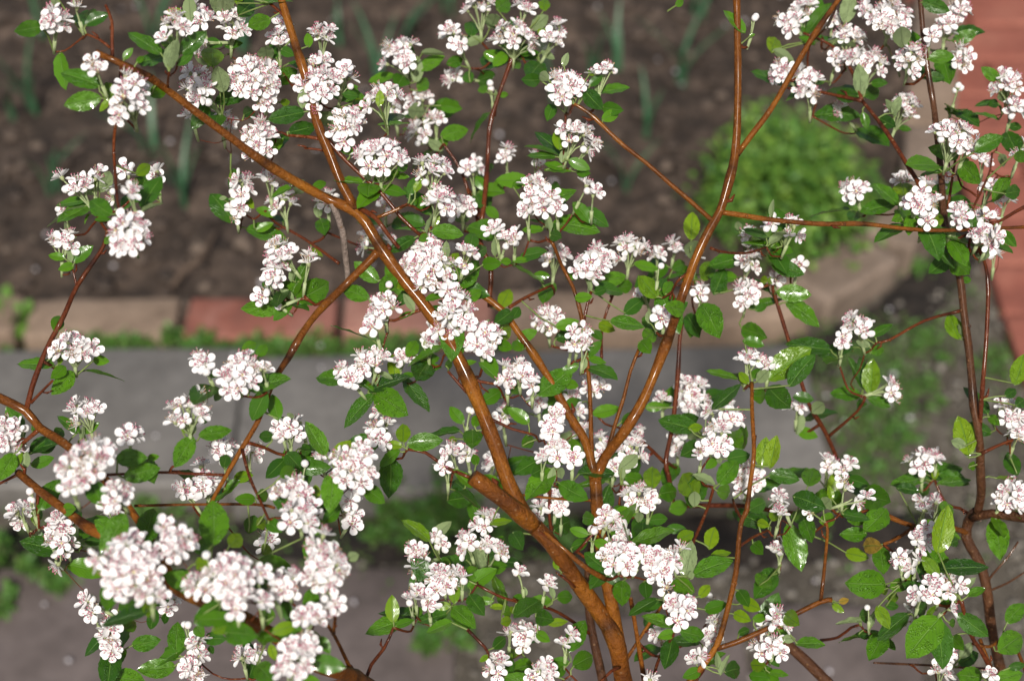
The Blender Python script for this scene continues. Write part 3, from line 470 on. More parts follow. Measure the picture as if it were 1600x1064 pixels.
def tube(pts, rad, sides=8, cap=True, wob=0):
    """ring tube along points; returns verts, faces"""
    pts = [Vector(p) for p in pts]; n = len(pts); vs = []; up = Vector((.3, .2, 1)).normalized(); prev = None
    for i, p in enumerate(pts):
        tn = (pts[min(i+1, n-1)] - pts[max(i-1, 0)]).normalized()
        a = (prev - tn*prev.dot(tn)) if prev is not None else tn.cross(up if abs(tn.dot(up)) < .95 else CR)
        a.normalize(); prev = a; b = tn.cross(a)
        r = rad[i] if hasattr(rad, '__len__') else rad
        for k in range(sides):
            an = 2*math.pi*k/sides; rr = r*(1 + (wob*noise.noise(p*90 + Vector((math.cos(an), math.sin(an), 0))) if wob else 0))
            vs.append(p + (a*math.cos(an) + b*math.sin(an))*rr)
    fs = [(i*sides+k, i*sides+(k+1) % sides, (i+1)*sides+(k+1) % sides, (i+1)*sides+k) for i in range(n-1) for k in range(sides)]
    if cap:
        fs.append(tuple(range(sides))[::-1]); fs.append(tuple((n-1)*sides+k for k in range(sides)))
    return [tuple(v) for v in vs], fs
def smooth_path(pts, step=.006):
    """Catmull-Rom through the points (Vector list); returns points and parameter 0..1"""
    out = []; n = len(pts)
    for i in range(n-1):
        p0, p1, p2, p3 = pts[max(i-1, 0)], pts[i], pts[i+1], pts[min(i+2, n-1)]
        k = max(2, int((p2-p1).length/step))
        for j in range(k):
            u = j/k
            out.append(.5*((2*p1) + (p2-p0)*u + (2*p0-5*p1+4*p2-p3)*u*u + (3*p1-p0-3*p2+p3)*u**3))
    out.append(pts[-1]); return out
def box_mesh(name, size, mats, bev=.006, jag=.0012, seed=0, res=(6, 3, 2)):
    """rounded, slightly uneven block centred on its base"""
    import bmesh
    bm = bmesh.new(); bmesh.ops.create_cube(bm, size=1)
    bmesh.ops.scale(bm, vec=size, verts=bm.verts); bmesh.ops.translate(bm, vec=(0, 0, size[2]/2), verts=bm.verts)
    bmesh.ops.bevel(bm, geom=list(bm.edges), offset=bev, segments=2, profile=.6, affect='EDGES')
    bmesh.ops.subdivide_edges(bm, edges=[e for e in bm.edges if e.calc_length() > max(size)*.4], cuts=res[0], use_grid_fill=True)
    for v in bm.verts:
        o = Vector((seed*3.1, seed*1.7, 0)); v.co += Vector((noise.noise(v.co*38+o), noise.noise(v.co*38+o+Vector((9,0,0))), .7*noise.noise(v.co*38+o+Vector((0,9,0)))))*jag
    me = bpy.data.meshes.new(name); bm.to_mesh(me); bm.free()
    for m in mats: me.materials.append(M[m])
    for p in me.polygons: p.use_smooth = True
    return me

# ---------------------------------------------------------------- the ground
def grid_sheet(name, x0, x1, y0, y1, step, zf, keep, m):
    nx = int((x1-x0)/step)+1; ny = int((y1-y0)/step)+1
    xs = np.linspace(x0, x1, nx); ys = np.linspace(y0, y1, ny)
    vs = [(x, y, zf(x, y)) for y in ys for x in xs]
    fs = [(j*nx+i, j*nx+i+1, (j+1)*nx+i+1, (j+1)*nx+i) for j in range(ny-1) for i in range(nx-1) if keep((xs[i]+xs[i+1])/2, (ys[j]+ys[j+1])/2)]
    me = bpy.data.meshes.new(name); me.from_pydata(vs, [], fs); me.materials.append(M[m])
    for p in me.polygons: p.use_smooth = True
    return link(name, me)
BIG = 150
me = bpy.data.meshes.new('ground'); me.from_pydata([(-BIG,-BIG,-.012),(BIG,-BIG,-.012),(BIG,BIG,-.012),(-BIG,BIG,-.012)], [], [(0,1,2,3)]); me.materials.append(M['gravel'])
tag(link('ground', me), kind='structure')
def fbm(x, y, s, k=4): return sum(noise.noise(Vector((x*s*2**i, y*s*2**i, i*3.3)))/2**i for i in range(k))
tag(grid_sheet('gravel_path', -1.3, 1.6, .25, 3.0, .016, lambda x, y: .004+.006*fbm(x, y, 9), lambda x, y: True, 'gravel'), kind='structure')
# the bed is bounded by a brick edging that turns away from the camera in a curve
EDGE = [G(-1500,490,.05), G(-60,490,.05), G(560,488,.05), G(800,482,.05), G(1080,478,.05), G(1215,455,.05), G(1310,415,.05), G(1400,350,.05), G(1445,260,.05), G(1452,150,.05), G(1470,-60,.05)]
EDGE = smooth_path([Vector((p.x, p.y-.012, 0)) for p in EDGE], .01)
ex = [p.x for p in EDGE]; ey = [p.y for p in EDGE]
def in_bed(x, y):
    if x < ex[0]: return y > ey[0]
    for a, b in zip(EDGE, EDGE[1:]):
        if a.x <= x < b.x:
            return y > a.y
    return False
tag(grid_sheet('soil_bed', -3.0, .74, 1.7, 4.4, .011, lambda x, y: .028+.012*fbm(x, y, 14, 5)+.01*fbm(x+5, y, 3), in_bed, 'soil'), kind='structure')

def scatter_stones(name, m, n, region, smin, smax, seed, zf):
    rng = random.Random(seed); mb = MB()
    ico = [(0,0,1),(.9,0,.4),(.28,.85,.45),(-.72,.53,.42),(-.72,-.53,.4),(.28,-.85,.45),(.72,.53,-.4),(-.28,.85,-.4),(-.9,0,-.4),(-.28,-.85,-.4),(.72,-.53,-.4),(0,0,-1)]
    fi = [(0,1,2),(0,2,3),(0,3,4),(0,4,5),(0,5,1),(1,6,2),(2,7,3),(3,8,4),(4,9,5),(5,10,1),(6,7,2),(7,8,3),(8,9,4),(9,10,5),(10,6,1),(6,11,7),(7,11,8),(8,11,9),(9,11,10),(10,11,6)]
    ico = np.array(ico)
    k = 0
    while k < n:
        x, y = region(rng)
        if x is None: continue
        s = smin*(smax/smin)**(rng.random()**2); a = rng.random()*6.28
        v = ico*(1+.25*RNG.standard_normal(ico.shape))*np.array([s, s*rng.uniform(.6,1), s*rng.uniform(.4,.7)])
        R = np.array([[math.cos(a), -math.sin(a), 0],[math.sin(a), math.cos(a), 0],[0,0,1]])
        mb.add(v@R.T + np.array([x, y, zf(x, y)+s*.2]), fi); k += 1
    return tag(link(name, mb.mesh(name, [m])), kind='stuff')
def bedpt(r):
    x, y = r.uniform(-1.25, .7), r.uniform(1.75, 3.6)
    return (x, y) if in_bed(x, y-.03) else (None, None)
o = scatter_stones('soil_clods', 'clod', 5200, bedpt, .003, .02, 3, lambda x, y: .03+.01*fbm(x+5, y, 3)); tag(o, 'loose dark soil crumbs covering the planted bed', 'soil')
def gravpt(r):
    x, y = r.uniform(-1.0, 1.0), r.uniform(1.05, 2.6)
    return (None, None) if in_bed(x, y+.1) or (x < .42 and 1.39 < y < 1.75) or (x < -.07 and y < 1.37) else (x, y)
o = scatter_stones('gravel_stones', 'pebble', 5000, gravpt, .0025, .009, 4, lambda x, y: .008); tag(o, 'small loose gravel stones beside the grey slabs', 'gravel')
def litterpt(r):
    return r.uniform(-1.1, .7), r.uniform(1.2, 3.3)
o = scatter_stones('fallen_petals', 'petal_litter', 150, litterpt, .003, .0055, 5, lambda x, y: .045 if in_bed(x, y) else .064 if (x < .4 and 1.44 < y < 1.75) else .026); tag(o, 'tiny pale petals and bits fallen on soil and paving', 'litter')

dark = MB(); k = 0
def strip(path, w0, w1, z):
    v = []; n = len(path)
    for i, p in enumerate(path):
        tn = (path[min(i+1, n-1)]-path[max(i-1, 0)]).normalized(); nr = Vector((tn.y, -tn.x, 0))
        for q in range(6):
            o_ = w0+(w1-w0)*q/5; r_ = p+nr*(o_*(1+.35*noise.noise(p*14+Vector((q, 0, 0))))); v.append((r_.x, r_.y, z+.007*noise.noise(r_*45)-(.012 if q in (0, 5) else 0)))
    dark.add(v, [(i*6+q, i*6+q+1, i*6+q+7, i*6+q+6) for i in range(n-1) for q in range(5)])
strip([p for p in EDGE if p.x > .33 and p.y < 2.6], .04, .12, .014)  # dark earth outside the curve, the raised edging's shadow painted into it
strip([Vector((x, 1.452+.03*x, 0)) for x in np.linspace(-1.2, .55, 90)], -.012, .065, .014)  # soil below the slab front, overhang shade painted as a darker colour
tag(link('soil_shade_strip', dark.mesh('soil_shade_strip', ['soil_shade'])), kind='structure')
# brick edging: single bricks along the curve
edging = empty('brick_edging', (ex[0], ey[0], 0)); tag(edging, 'edging of single tan and red bricks around the soil bed', 'edging')
seq = ['brick_tan','brick_tan','brick_red','brick_pink','brick_tan','brick_tan','stone_pale','stone_pale','stone_pale','brick_tan','stone_pale','stone_pale','stone_pale']
bm_cache = {}
# first joint lies at pixel 282 in the photograph
acc = 0; cum = [0]
for a, b in zip(EDGE, EDGE[1:]): acc += (b-a).length; cum.append(acc)
def on_edge(s):
    s = max(0, min(acc-1e-4, s)); i = max(0, int(np.searchsorted(cum, s))-1)
    u = (s-cum[i])/(cum[i+1]-cum[i]); return EDGE[i].lerp(EDGE[i+1], u), (EDGE[i+1]-EDGE[i]).normalized()
s0 = next(c for p, c in zip(EDGE, cum) if p.x >= G(286,515,.05).x) - 7*.216
i = 8; s = s0
while s < acc-.1:
    Lb = .205 if on_edge(s)[0].x < .22 else .15
    p, tn = on_edge(s+Lb/2); kind = seq[i % len(seq)]
    key = (kind, Lb, i % 3)
    if key not in bm_cache: bm_cache[key] = box_mesh('brick', (Lb, .08, .075), [kind], .007, .003, i)
    b = link('brick', bm_cache[key], edging); b.matrix_parent_inverse = Matrix()
    b.location = Vector((p.x, p.y, random.uniform(-.022, -.012))) - edging.location
    b.rotation_euler = (random.uniform(-.03,.03), random.uniform(-.02,.02), math.atan2(tn.y, tn.x)+random.uniform(-.03,.03))
    s += Lb+.011; i += 1

# grey slabs in front of the edging, lying proud of the strip below
def slab(parent, x0, x1, y0, y1, z, h, m, seed, name='slab', rot=0):
    me = box_mesh(name, (x1-x0, y1-y0, h), [m], .006, .0022, seed, (7, 3, 1))
    o = link(name, me, parent); o.location = Vector(((x0+x1)/2, (y0+y1)/2, z)) - parent.location; o.rotation_euler.z = rot
    return o
row = empty('slab_row', (-.35, 1.59, 0)); tag(row, 'row of raised grey concrete slabs in front of brick edging', 'paving')
for k, (x0, x1) in enumerate([(-1.95, -1.106), (-1.1035, -.3525), (-.350, .392)]): slab(row, x0, x1, 1.462, 1.712, .012, .05, 'slab', k, rot=(0, .02, .036)[k])
pav = empty('paver_patch', (-.3, 1.25, 0)); tag(pav, 'worn purplish brown pavers lying flush in the gravel', 'paving')
for k, (x0, x1, y0, y1) in enumerate([(-1.2,-.065,.95,1.372),(.06,.27,.95,1.30),(.278,.47,.95,1.315)]): slab(pav, x0, x1, y0, y1, -.015, .033, 'paver', k+5)
red = empty('red_brick_path', (.95, 2.2, 0)); tag(red, 'red clay brick path beyond the curved end of the bed', 'path')
rb = [box_mesh('brick', (.205, .1, .06), [m], .005, .002, k) for k, m in enumerate(('terracotta','terracotta','brick_red'))]
rhalf = box_mesh('brick', (.1, .1, .06), ['terracotta'], .005, .002, 9)
for j in range(17):
    for k in range(4):
        b = link('brick', rb[(j*3+k*5) % 3 if (j+k) % 4 == 0 else (j+k) % 2], red)
        b.location = Vector((.735+.105+k*.212+(.105 if j % 2 else 0)-.05, 1.66+j*.108, -.03+random.uniform(-.003,.003))) - red.location
        b.rotation_euler.z = random.uniform(-.02,.02)
    if j % 2:
        b = link('brick', rhalf, red); b.location = Vector((.735+.105-.05-.054, 1.66+j*.108, -.03)) - red.location

# ---------------------------------------------------------------- low plants on the ground
def blade_pts(base, az, h, lean, w):
    pts = []; n = 7
    for i in range(n):
        u = i/(n-1); d = lean*h*u**2
        pts.append((base + Vector((math.cos(az)*d, math.sin(az)*d, h*u*(1-.18*u*lean))), w*(1-u**3)*(.7+.3*u)+.0004))
    return pts
def strap(mb, base, az, h, lean, w):
    ps = blade_pts(base, az, h, lean, w); side = Vector((-math.sin(az), math.cos(az), 0)); up = Vector((math.cos(az), math.sin(az), 0)); v = []
    for p, ww in ps: v += [p-side*ww, p+up*ww*.35, p+side*ww]
    f = []
    for i in range(len(ps)-1):
        a = i*3; f += [(a,a+1,a+4,a+3),(a+1,a+2,a+5,a+4)]
    mb.add(v, f)
clumps = [(22,185),(52,172),(85,300),(235,245),(292,318),(525,70),(632,70),(590,135),(925,112),(968,108),(1062,128),(975,300),(1008,215),(1110,335),(70,60),(700,20),(380,80),(870,160),(240,60),(1090,30)]
for i, (px, py) in enumerate(clumps):
    g = G(px, py, .03); t_ = empty('bulb_plant', g)
    tag(t_, 'clump of narrow blue-green bulb leaves rising from the dark soil', 'bulb plant', 'bulb plants in the soil bed')
    for k in range(random.randint(3, 5)):
        mb = MB(); strap(mb, Vector((random.uniform(-.008,.008), random.uniform(-.008,.008), -.005)), random.uniform(0, 6.28), random.uniform(.08,.15), random.uniform(.15,.7), random.uniform(.003,.0055))
        link('blade', mb.mesh('blade', ['blade']), t_)
def leaflet(mb, p, n, d, L_, w, m=0, tint=0):
    d = (d - n*d.dot(n)).normalized(); s_ = n.cross(d)
    v = [p, p+d*L_*.35+s_*w*.5, p+d*L_*.8+s_*w*.35, p+d*L_, p+d*L_*.8-s_*w*.35, p+d*L_*.35-s_*w*.5, p+d*L_*.5+n*-w*.15]
    mb.add(v, [(0,1,6),(1,2,6),(2,3,6),(3,4,6),(4,5,6),(5,0,6)], m, tint=tint)
def rv(r=1): return Vector((random.gauss(0,r), random.gauss(0,r), random.gauss(0,r)))
def mound(name, loc, rx, ry, h, n, ls, mats, label, cat, group=None, kind=None):
    """low leafy plant: stalks from the root, leaflets through the volume"""
    t_ = empty(name, loc); tag(t_, label, cat, group)
    ms = MB(); ml = MB()
    ns = max(5, n//40)
    for i in range(ns):
        a = random.random()*6.283; rr = math.sqrt(random.random()); tip = Vector((math.cos(a)*rx*rr, math.sin(a)*ry*rr, h*(1-.55*rr*rr)*random.uniform(.6,1.05)))
        mid = Vector((tip.x*.4, tip.y*.4, tip.z*.7)); ms.add(*tube(smooth_path([Vector((0,0,-.01)), mid, tip], .03), .0012, 4), 0)
        for k in range(n//ns):
            u = random.uniform(.35, 1.05); p = mid.lerp(tip, u) + rv(rx*.13)
            if p.z < .004: p.z = .004+random.random()*.01
            nn = (Vector((0,0,1)) + rv(.5)).normalized()
            leaflet(ml, p, nn, rv() + Vector((math.cos(a), math.sin(a), 0)), ls*random.uniform(.6,1.3), ls*random.uniform(.4,.7), random.randrange(len(mats)))
    link('stalks', ms.mesh('stalks', [mats[0]]), t_); tag(link('foliage', ml.mesh('foliage', mats, False), t_), kind='stuff')
    return t_
mound('leafy_herb', G(1225,335,.03), .135, .17, .12, 2400, .017, ['herb','herb','herb_d','herb_y'], 'bright green bushy herb growing in the bed near the curved edging', 'herb')
mound('leafy_weed', G(18,520,.02), .03, .03, .05, 60, .03, ['herb'], 'round bright green weed at the end of the tan brick', 'weed')
weeds = [(290,505,.012,.05,'tall little weed in the joint between tan and red brick'),(330,545,.03,.03,None),(215,545,.04,.02,None),(400,550,.03,.02,None),(480,548,.045,.018,None),(440,548,.03,.018,None),(150,548,.04,.018,None),(650,548,.04,.02,None),(540,535,.03,.02,None),(600,550,.04,.02,None),(20,600,.035,.045,'low green weed at the slab edge beside a fork of twigs'),
 (600,790,.05,.06,None),(640,830,.05,.05,None),(700,800,.06,.06,None),(10,890,.04,.06,None),(70,915,.03,.02,None),(0,950,.03,.03,None),(700,1000,.035,.04,None),(760,900,.05,.04,None),(240,790,.04,.03,None),(850,830,.05,.05,None),
 (1435,440,.03,.05,None),(1330,560,.04,.03,None),(1440,550,.045,.03,None),(1550,580,.035,.04,None),(1390,650,.05,.03,None),(1390,700,.04,.025,None),(1410,610,.05,.02,None),(1320,470,.02,.03,None),(1000,760,.05,.05,None),(1150,770,.06,.05,None),(1330,740,.04,.03,None)]
for px, py, r, h, lab in weeds:
    g = G(px, py, .01)
    if py < 560 and px < 700: g = Vector((g.x, 1.738, .035)); h = max(h, .02)
    mound('weed', g, r, r*(.8 if py > 560 or px > 700 else .3), h*(1 if px < 1290 else .6), int((60+r*4000)*(1 if px < 1290 else .5)), .013 if px < 1290 else .009, ['weed','herb_d','moss'], lab or ('small leafy weed between the %s brick and the grey slab' % ('tan' if px < 285 else 'red' if px < 420 else 'pinkish') if py < 560 and px < 700 else 'leafy weed growing in the gravel towards the red brick path' if px > 1290 else 'leafy weed in the dark strip between grey slabs and brown pavers'), 'weed', None if lab else 'weeds in the joints and gravel')
mb = MB()
for k in range(4200):
    px = random.gauss(1400, 110) if k % 3 else random.uniform(0, 900); py = random.gauss(600, 110) if k % 3 else random.choice([random.gauss(545, 10), random.gauss(835, 40)])
    g = G(px, py, .012)
    if fbm(g.x, g.y, 12, 2) < -.05 and k % 3: continue
    if (g.x < .4 and 1.46 < g.y < 1.71): continue
    leaflet(mb, g + Vector((0,0,random.random()*.012)), (Vector((0,0,1))+rv(.6)).normalized(), rv(), random.uniform(.004,.011), random.uniform(.003,.006), random.randrange(2))
tag(link('moss', mb.mesh('moss', ['moss','weed'], False)), 'short moss and seedlings spreading over gravel and joints', 'moss', kind='stuff')
mb = MB(); sp_ = smooth_path([G(268,448,.045), G(285,425,.052), G(312,405,.055), G(330,375,.05), G(338,360,.045)], .01); mb.add(*tube(sp_, [.0032]*len(sp_), 6, wob=.3))
tag(link('stick', mb.mesh('stick', ['stick'])), 'bent pale brown stick lying on the dark soil', 'stick')

# ---------------------------------------------------------------- the shrubs
ROOT = [Vector((.075, .67, -.02)), Vector((.33, .72, -.02))]
shrub = [empty('flowering_shrub', ROOT[0]), empty('flowering_shrub', ROOT[1])]
tag(shrub[0], 'large wet flowering shrub with forked orange-brown stems and many white flower heads', 'shrub', None)
tag(shrub[1], 'flowering shrub with a dark crooked stem beside the gravel and red path', 'shrub', None)
samples = [[], []]          # points along the wood, for attaching twigs and leaf stalks
def wood(name, pts, rads, m, sh, sides=10, tint=None):
    mb = MB(); n = len(pts); r = [x*(1+.10*noise.noise(Vector((i*.35, hash(name) % 7, rads[0]*900)))) for i, x in enumerate(rads)]
    mb.add(*tube(pts, r, sides, wob=.10), 0, tint=0.0 if tint is None else np.repeat(tint, sides))
    o = link(name, mb.mesh(name, [m]), shrub[sh]); o.location = -shrub[sh].location
    for p, q in zip(pts, rads): samples[sh].append((p, q))
    return o
BUDS = [MB(), MB()]
for head, body in ST:
    name, bk, r0, r1, sh = head.split(); sh = int(sh); r0, r1 = float(r0), float(r1)
    raw = [tuple(map(float, q.split())) for q in body.split(';')]
    pts = [P(*q) for q in raw]
    rr0 = r0*(FOCUS+raw[0][2]*.01)/FPX; rr1 = r1*(FOCUS+raw[-1][2]*.01)/FPX
    ext = []
    if raw[0][1] > 1060:      # grows out of the ground below the picture
        rt = ROOT[sh] + Vector((random.uniform(-.05,.05), random.uniform(-.04,.04), 0))
        if name == 'main_stem': rt = ROOT[sh].copy()
        p0 = pts[0]; ext = [rt, rt.lerp(p0, .35)+Vector((0,.02,.03)), rt.lerp(p0, .75)+Vector((0,.012,.02))]
    path = smooth_path(pts, .005); n = len(path)
    rads = [rr0+(rr1-rr0)*i/(n-1) for i in range(n)]
    if ext:
        e = smooth_path(ext+pts[:2], .02); cut = [q for q in e if q.z < pts[0].z-.004]
        rads = [rr0*(1.25-.25*i/len(cut)) for i in range(len(cut))]+rads; path = cut+path
    # leaf scars: slight swellings along the wood
    nx = random.randint(4, 8)
    per = nx+9; tint = [.75*max(0, 1-abs((i+nx) % per-5)/1.1) + .35*max(0, noise.noise(Vector((i*.11, r0, len(pts))))) for i in range(len(rads))]
    rads = [q*(1+.16*max(0, 1-abs((i+nx) % per-4)/1.6)) if name != 'stub' else q for i, q in enumerate(rads)]
    wood(name, path, rads, 'bark_'+bk, sh, 12 if r0 > 6 else 8, tint)
    if bk in 'or':           # small side buds and broken spurs
        for k in range(max(1, n//22)):
            i = random.randrange(2, max(3, n-1)); p = path[-n+i] if i < n else path[-1]; q = rads[-n+i] if i < n else rads[-1]
            tn = (path[-1]-path[-n]).normalized(); d = rv(); d = (d-tn*d.dot(tn)).normalized(); e = p+d*(q*.8)
            tipl = random.uniform(.002,.006)
            BUDS[sh].add(*tube([p+d*q*.5, e+d*tipl*.4+tn*tipl*.3, e+d*tipl*.6+tn*tipl], [q*.45, q*.4+.0003, .0003], 5))

# flower meshes -----------------------------------------------------------
def flower_mesh(seed, open_=1.0, old=False):
    rng = random.Random(seed); mb = MB(); R = .0052
    gone = rng.sample(range(5), 2) if old else []
    for k in range(5):                          # five round concave petals on short claws
        if k in gone: continue
        a0 = 2*math.pi*k/5 + rng.uniform(-.12,.12); lift = rng.uniform(-.25,.35)*open_ + .15; sz = rng.uniform(.9,1.08); tw = rng.uniform(-.2,.2)
        prof = [(.10,.06),(.30,.15),(.50,.29),(.74,.355),(.92,.25),(1.0,.09)]
        v = []; ca, sa = math.cos(a0), math.sin(a0)
        for (t_, w) in prof:
            for s_ in (-1, -.4, .4, 1):
                x = R*t_*sz; y = R*w*s_*sz*1.02; z = R*(lift*t_ + .15*(s_*s_)*(w/.37) + .5*(t_-.62)**2*(1 if t_ > .62 else .2) + .05 + tw*s_*w*.5)
                v.append((ca*x-sa*y, sa*x+ca*y, z))
        mb.add(v, [(i*4+j, (i+1)*4+j, (i+1)*4+j+1, i*4+j+1) for i in range(5) for j in range(3)], 0)
    ns = 16
    for k in range(ns):                         # stamens with round anthers
        a0 = 2*math.pi*k/ns + rng.uniform(-.2,.2); sp = rng.uniform(.12,.55); h = rng.uniform(.42,.9)*R
        b0 = Vector((math.cos(a0)*R*.16, math.sin(a0)*R*.16, R*.06)); tp = Vector((math.cos(a0)*R*sp, math.sin(a0)*R*sp, h)); md = b0.lerp(tp, .5)+Vector((math.cos(a0), math.sin(a0), 0))*R*.05
        v, f = tube([b0, md, tp], .00013, 3, cap=False); mb.add(v, f, 1)
        q = .00043*rng.uniform(.8,1.2)
        mb.add([tp+Vector(d)*q for d in ((1,0,0),(0,1,0),(-1,0,0),(0,-1,0),(0,0,.8),(0,0,-.8))], [(0,1,4),(1,2,4),(2,3,4),(3,0,4),(1,0,5),(2,1,5),(3,2,5),(0,3,5)], 4 if old and rng.random() < .7 else 2)
    v = [(0,0,R*.14)]+[(math.cos(j*1.0472)*R*.2, math.sin(j*1.0472)*R*.2, R*.07) for j in range(6)]
    mb.add(v, [(0,1+j,1+(j+1) % 6) for j in range(6)], 3)
    v, f = tube([Vector((0,0,R*.08)), Vector((0,0,-R*.12)), Vector((0,0,-R*.38))], [R*.22,R*.2,R*.07], 6); mb.add(v, f, 5)
    return mb
def bud_mesh(seed):
    mb = MB(); R = .0020; v = []; prof = [(-1,.35),(-.6,.8),(0,1),(.55,.8),(.9,.4)]
    for z, r in prof:
        for k in range(8): v.append((math.cos(k*.7854)*R*r, math.sin(k*.7854)*R*r, z*R))
    v.append((0,0,R*1.02)); f = [(i*8+k, i*8+(k+1) % 8, (i+1)*8+(k+1) % 8, (i+1)*8+k) for i in range(4) for k in range(8)]+[(32+k, 32+(k+1) % 8, 40) for k in range(8)]
    mb.add(v, f, [5]*8+[6]*8+[0]*16+[0]*8)
    return mb
FM = ['petal','filament','anther','disc','anther_old','calyx','budpink']
FLB = [flower_mesh(11), flower_mesh(12, .6), flower_mesh(13, 1.2, True), flower_mesh(14, .2), flower_mesh(15, .9), flower_mesh(16, .4, True), bud_mesh(1)]
FLM = [b.mesh('flower' if i < 6 else 'flower_bud', FM) for i, b in enumerate(FLB)]
FLV = [(np.concatenate(b.v), b.f, b.m) for b in FLB]

def shrub_of(x, y): return 1 if x > 1335 or (x > 1298 and y < 330) or (x > 1195 and y < 180 and x-1150 > (243-y)*.66+25) else 0
clusters = []
for (ox, oy), txt in CL.items():
    for e in txt.replace('\n', '').split(';'):
        q = list(map(float, e.split())); q += [90, .7, 0][len(q)-5:]
        cx, cy, w, h, cm, ang, f, cnt = q
        x, y = ox+cx/4, oy+cy/4; d = FOCUS+cm*.01; px = d/FPX     # metres per photograph pixel there
        Wm, Hm = w/4*px, h/4*px; a = math.radians(ang+random.uniform(-8,8)); f = min(.985, f*.92)
        ax = (CR*math.cos(a)+CU*math.sin(a))*math.sqrt(1-f*f) - CF*f
        e1 = CR*math.sin(a)-CU*math.cos(a); e2 = ax.cross(e1)
        if abs(math.cos(a)) > .7: Wm, Hm = Hm, Wm
        n = int(cnt) or max(2, round(w*h/(80*FOCUS/d)**2*1.22))
        r1 = max(.0, Wm/2-.0034); r2 = max(.0, (Hm/2-.003)/max(f, .55)); 
        clusters.append(dict(c=P(x, y, cm), ax=ax, e1=e1, e2=e2, r1=r1, r2=r2, n=n, buds=cnt > 0 and f < .6, sh=shrub_of(x, y), size=Wm*Hm/d/d, cm=cm))
# flowers of the clusters
total = [0, 0]
for c in clusters:
    n = c['n']; c['base'] = c['c'] - c['ax']*(.011+.42*max(c['r1'], c['r2'])); fl = []; ph = random.random()*6.28
    for k in range(n):
        rho = math.sqrt((k+.5)/n); th = ph+k*2.39996; u = rho*math.cos(th); v = rho*math.sin(th)
        p = c['c'] + c['e1']*(u*c['r1']) + c['e2']*(v*c['r2']) + c['ax']*(max(c['r1'], c['r2'])*.5*(.5-rho*rho)) + rv(.0008) + c['ax']*random.gauss(0,.0016)
        nn = (c['ax'] + (c['e1']*u + c['e2']*v)*.95 + rv(.3)).normalized()
        isb = c['buds'] or (rho > .75 and random.random() < .16)
        vi = 6 if isb else random.choice([0,0,1,2,3,4,4,5])
        fl.append((p, nn, random.random()*6.28, random.uniform(.86,1.1), vi))
    c['fl'] = fl
# twigs join every flower head to the wood
order = sorted(clusters, key=lambda c: min((p-c['base']).length for p, q in samples[c['sh']]))
for c in order:
    B = c['base']; best = None
    for p, q in samples[c['sh']]:
        d = p-B; dist = d.length*(1.0 + (.25 if d.dot(CU) > .3*d.length else 0))
        if best is None or dist < best[0]: best = (dist, p, q)
    p = best[1]; B = B-c['ax']*.005; D = (p-B).length
    if D > .004:
        mid = p.lerp(B, .6)-c['ax']*min(.2*D, .006)+rv(.05*D)
        path = smooth_path([p, p.lerp(mid, .5)+rv(.03*D), mid, B], .004); n = len(path)
        rad = [min(best[2], .00095)*(1-.3*i/n) for i in range(n)]
        wood('twig', path, rad, 'bark_r', c['sh'], 6)
    else: samples[c['sh']].append((B, .0008))
# build the flower heads; the largest heads keep their flowers as objects of their own
cnt = [0, 0]
for c in sorted(clusters, key=lambda c: -c['size']):
    sh = c['sh']; B = c['base']; rt = shrub[sh].location; mb = MB()
    for p, nn, a, s, vi in c['fl']:
        e = p-nn*.0022; m1 = B.lerp(e, .45)+c['ax']*.002+(e-B-c['ax']*(e-B).dot(c['ax']))*.08
        mb.add(*tube([B, m1, e], [.0006,.00045,.0004], 4, cap=False))
    mb.add(*tube([B-c['ax']*.0062, B-c['ax']*.002, B+c['ax']*.002], [.0007,.0009,.001], 6))
    stalk = link('flower_cluster', mb.mesh('flower_cluster', ['stalk']), shrub[sh]); stalk.location = -rt
    own = cnt[sh]+len(c['fl']) <= 300
    acc_ = MB()
    for p, nn, a, s, vi in c['fl']:
        R = (nn.to_track_quat('Z', 'Y').to_matrix() @ Matrix.Rotation(a, 3, 'Z'))*s
        if own:
            o = link('flower_bud' if vi == 6 else 'flower', FLM[vi], stalk); o.matrix_local = Matrix.Translation(p) @ R.to_4x4(); cnt[sh] += 1
        else:
            v, f, m = FLV[vi]; acc_.add(v @ np.array(R).T + np.array(p), f, m)
    if not own: tag(link('flowers', acc_.mesh('flowers', FM), stalk), kind='stuff')

# leaves ------------------------------------------------------------------
def leaf_mesh(seed):
    rng = random.Random(seed); nL, nW = 13, 6; v = []; uv = []; bend = rng.uniform(.02,.34); fold = rng.uniform(.1,.42); twist = rng.uniform(-.35,.35); wav = rng.uniform(.0,.02); sk = rng.uniform(-.05,.05)
    for i in range(nL+1):
        t_ = i/nL; w = .5*(math.sin(math.pi*min(1, t_**.92))**.72)*(1-.10*t_) if 0 < t_ < 1 else .0
        if t_ > .9: w = max(w*.92, 0)
        for j in range(nW+1):
            s_ = j/nW*2-1; ser = (1+.03*((i % 2)*2-1)) if abs(s_) > .99 else 1
            y = w*s_*ser; z = fold*.5*abs(y)*(1-.3*t_) - bend*(t_-.35)**2*.8 + twist*y*t_*.6 + wav*math.sin(t_*19+s_*2)*abs(s_)
            v.append((t_, y+sk*math.sin(t_*math.pi), z)); uv.append((t_, j/nW))
    f = [(i*(nW+1)+j, (i+1)*(nW+1)+j, (i+1)*(nW+1)+j+1, i*(nW+1)+j+1) for i in range(nL) for j in range(nW)]
    mb = MB(); mb.add(v, f, 0, np.array(uv)); return mb
LB = [leaf_mesh(s) for s in range(31, 40)]
LMESH = {}
leaves = []
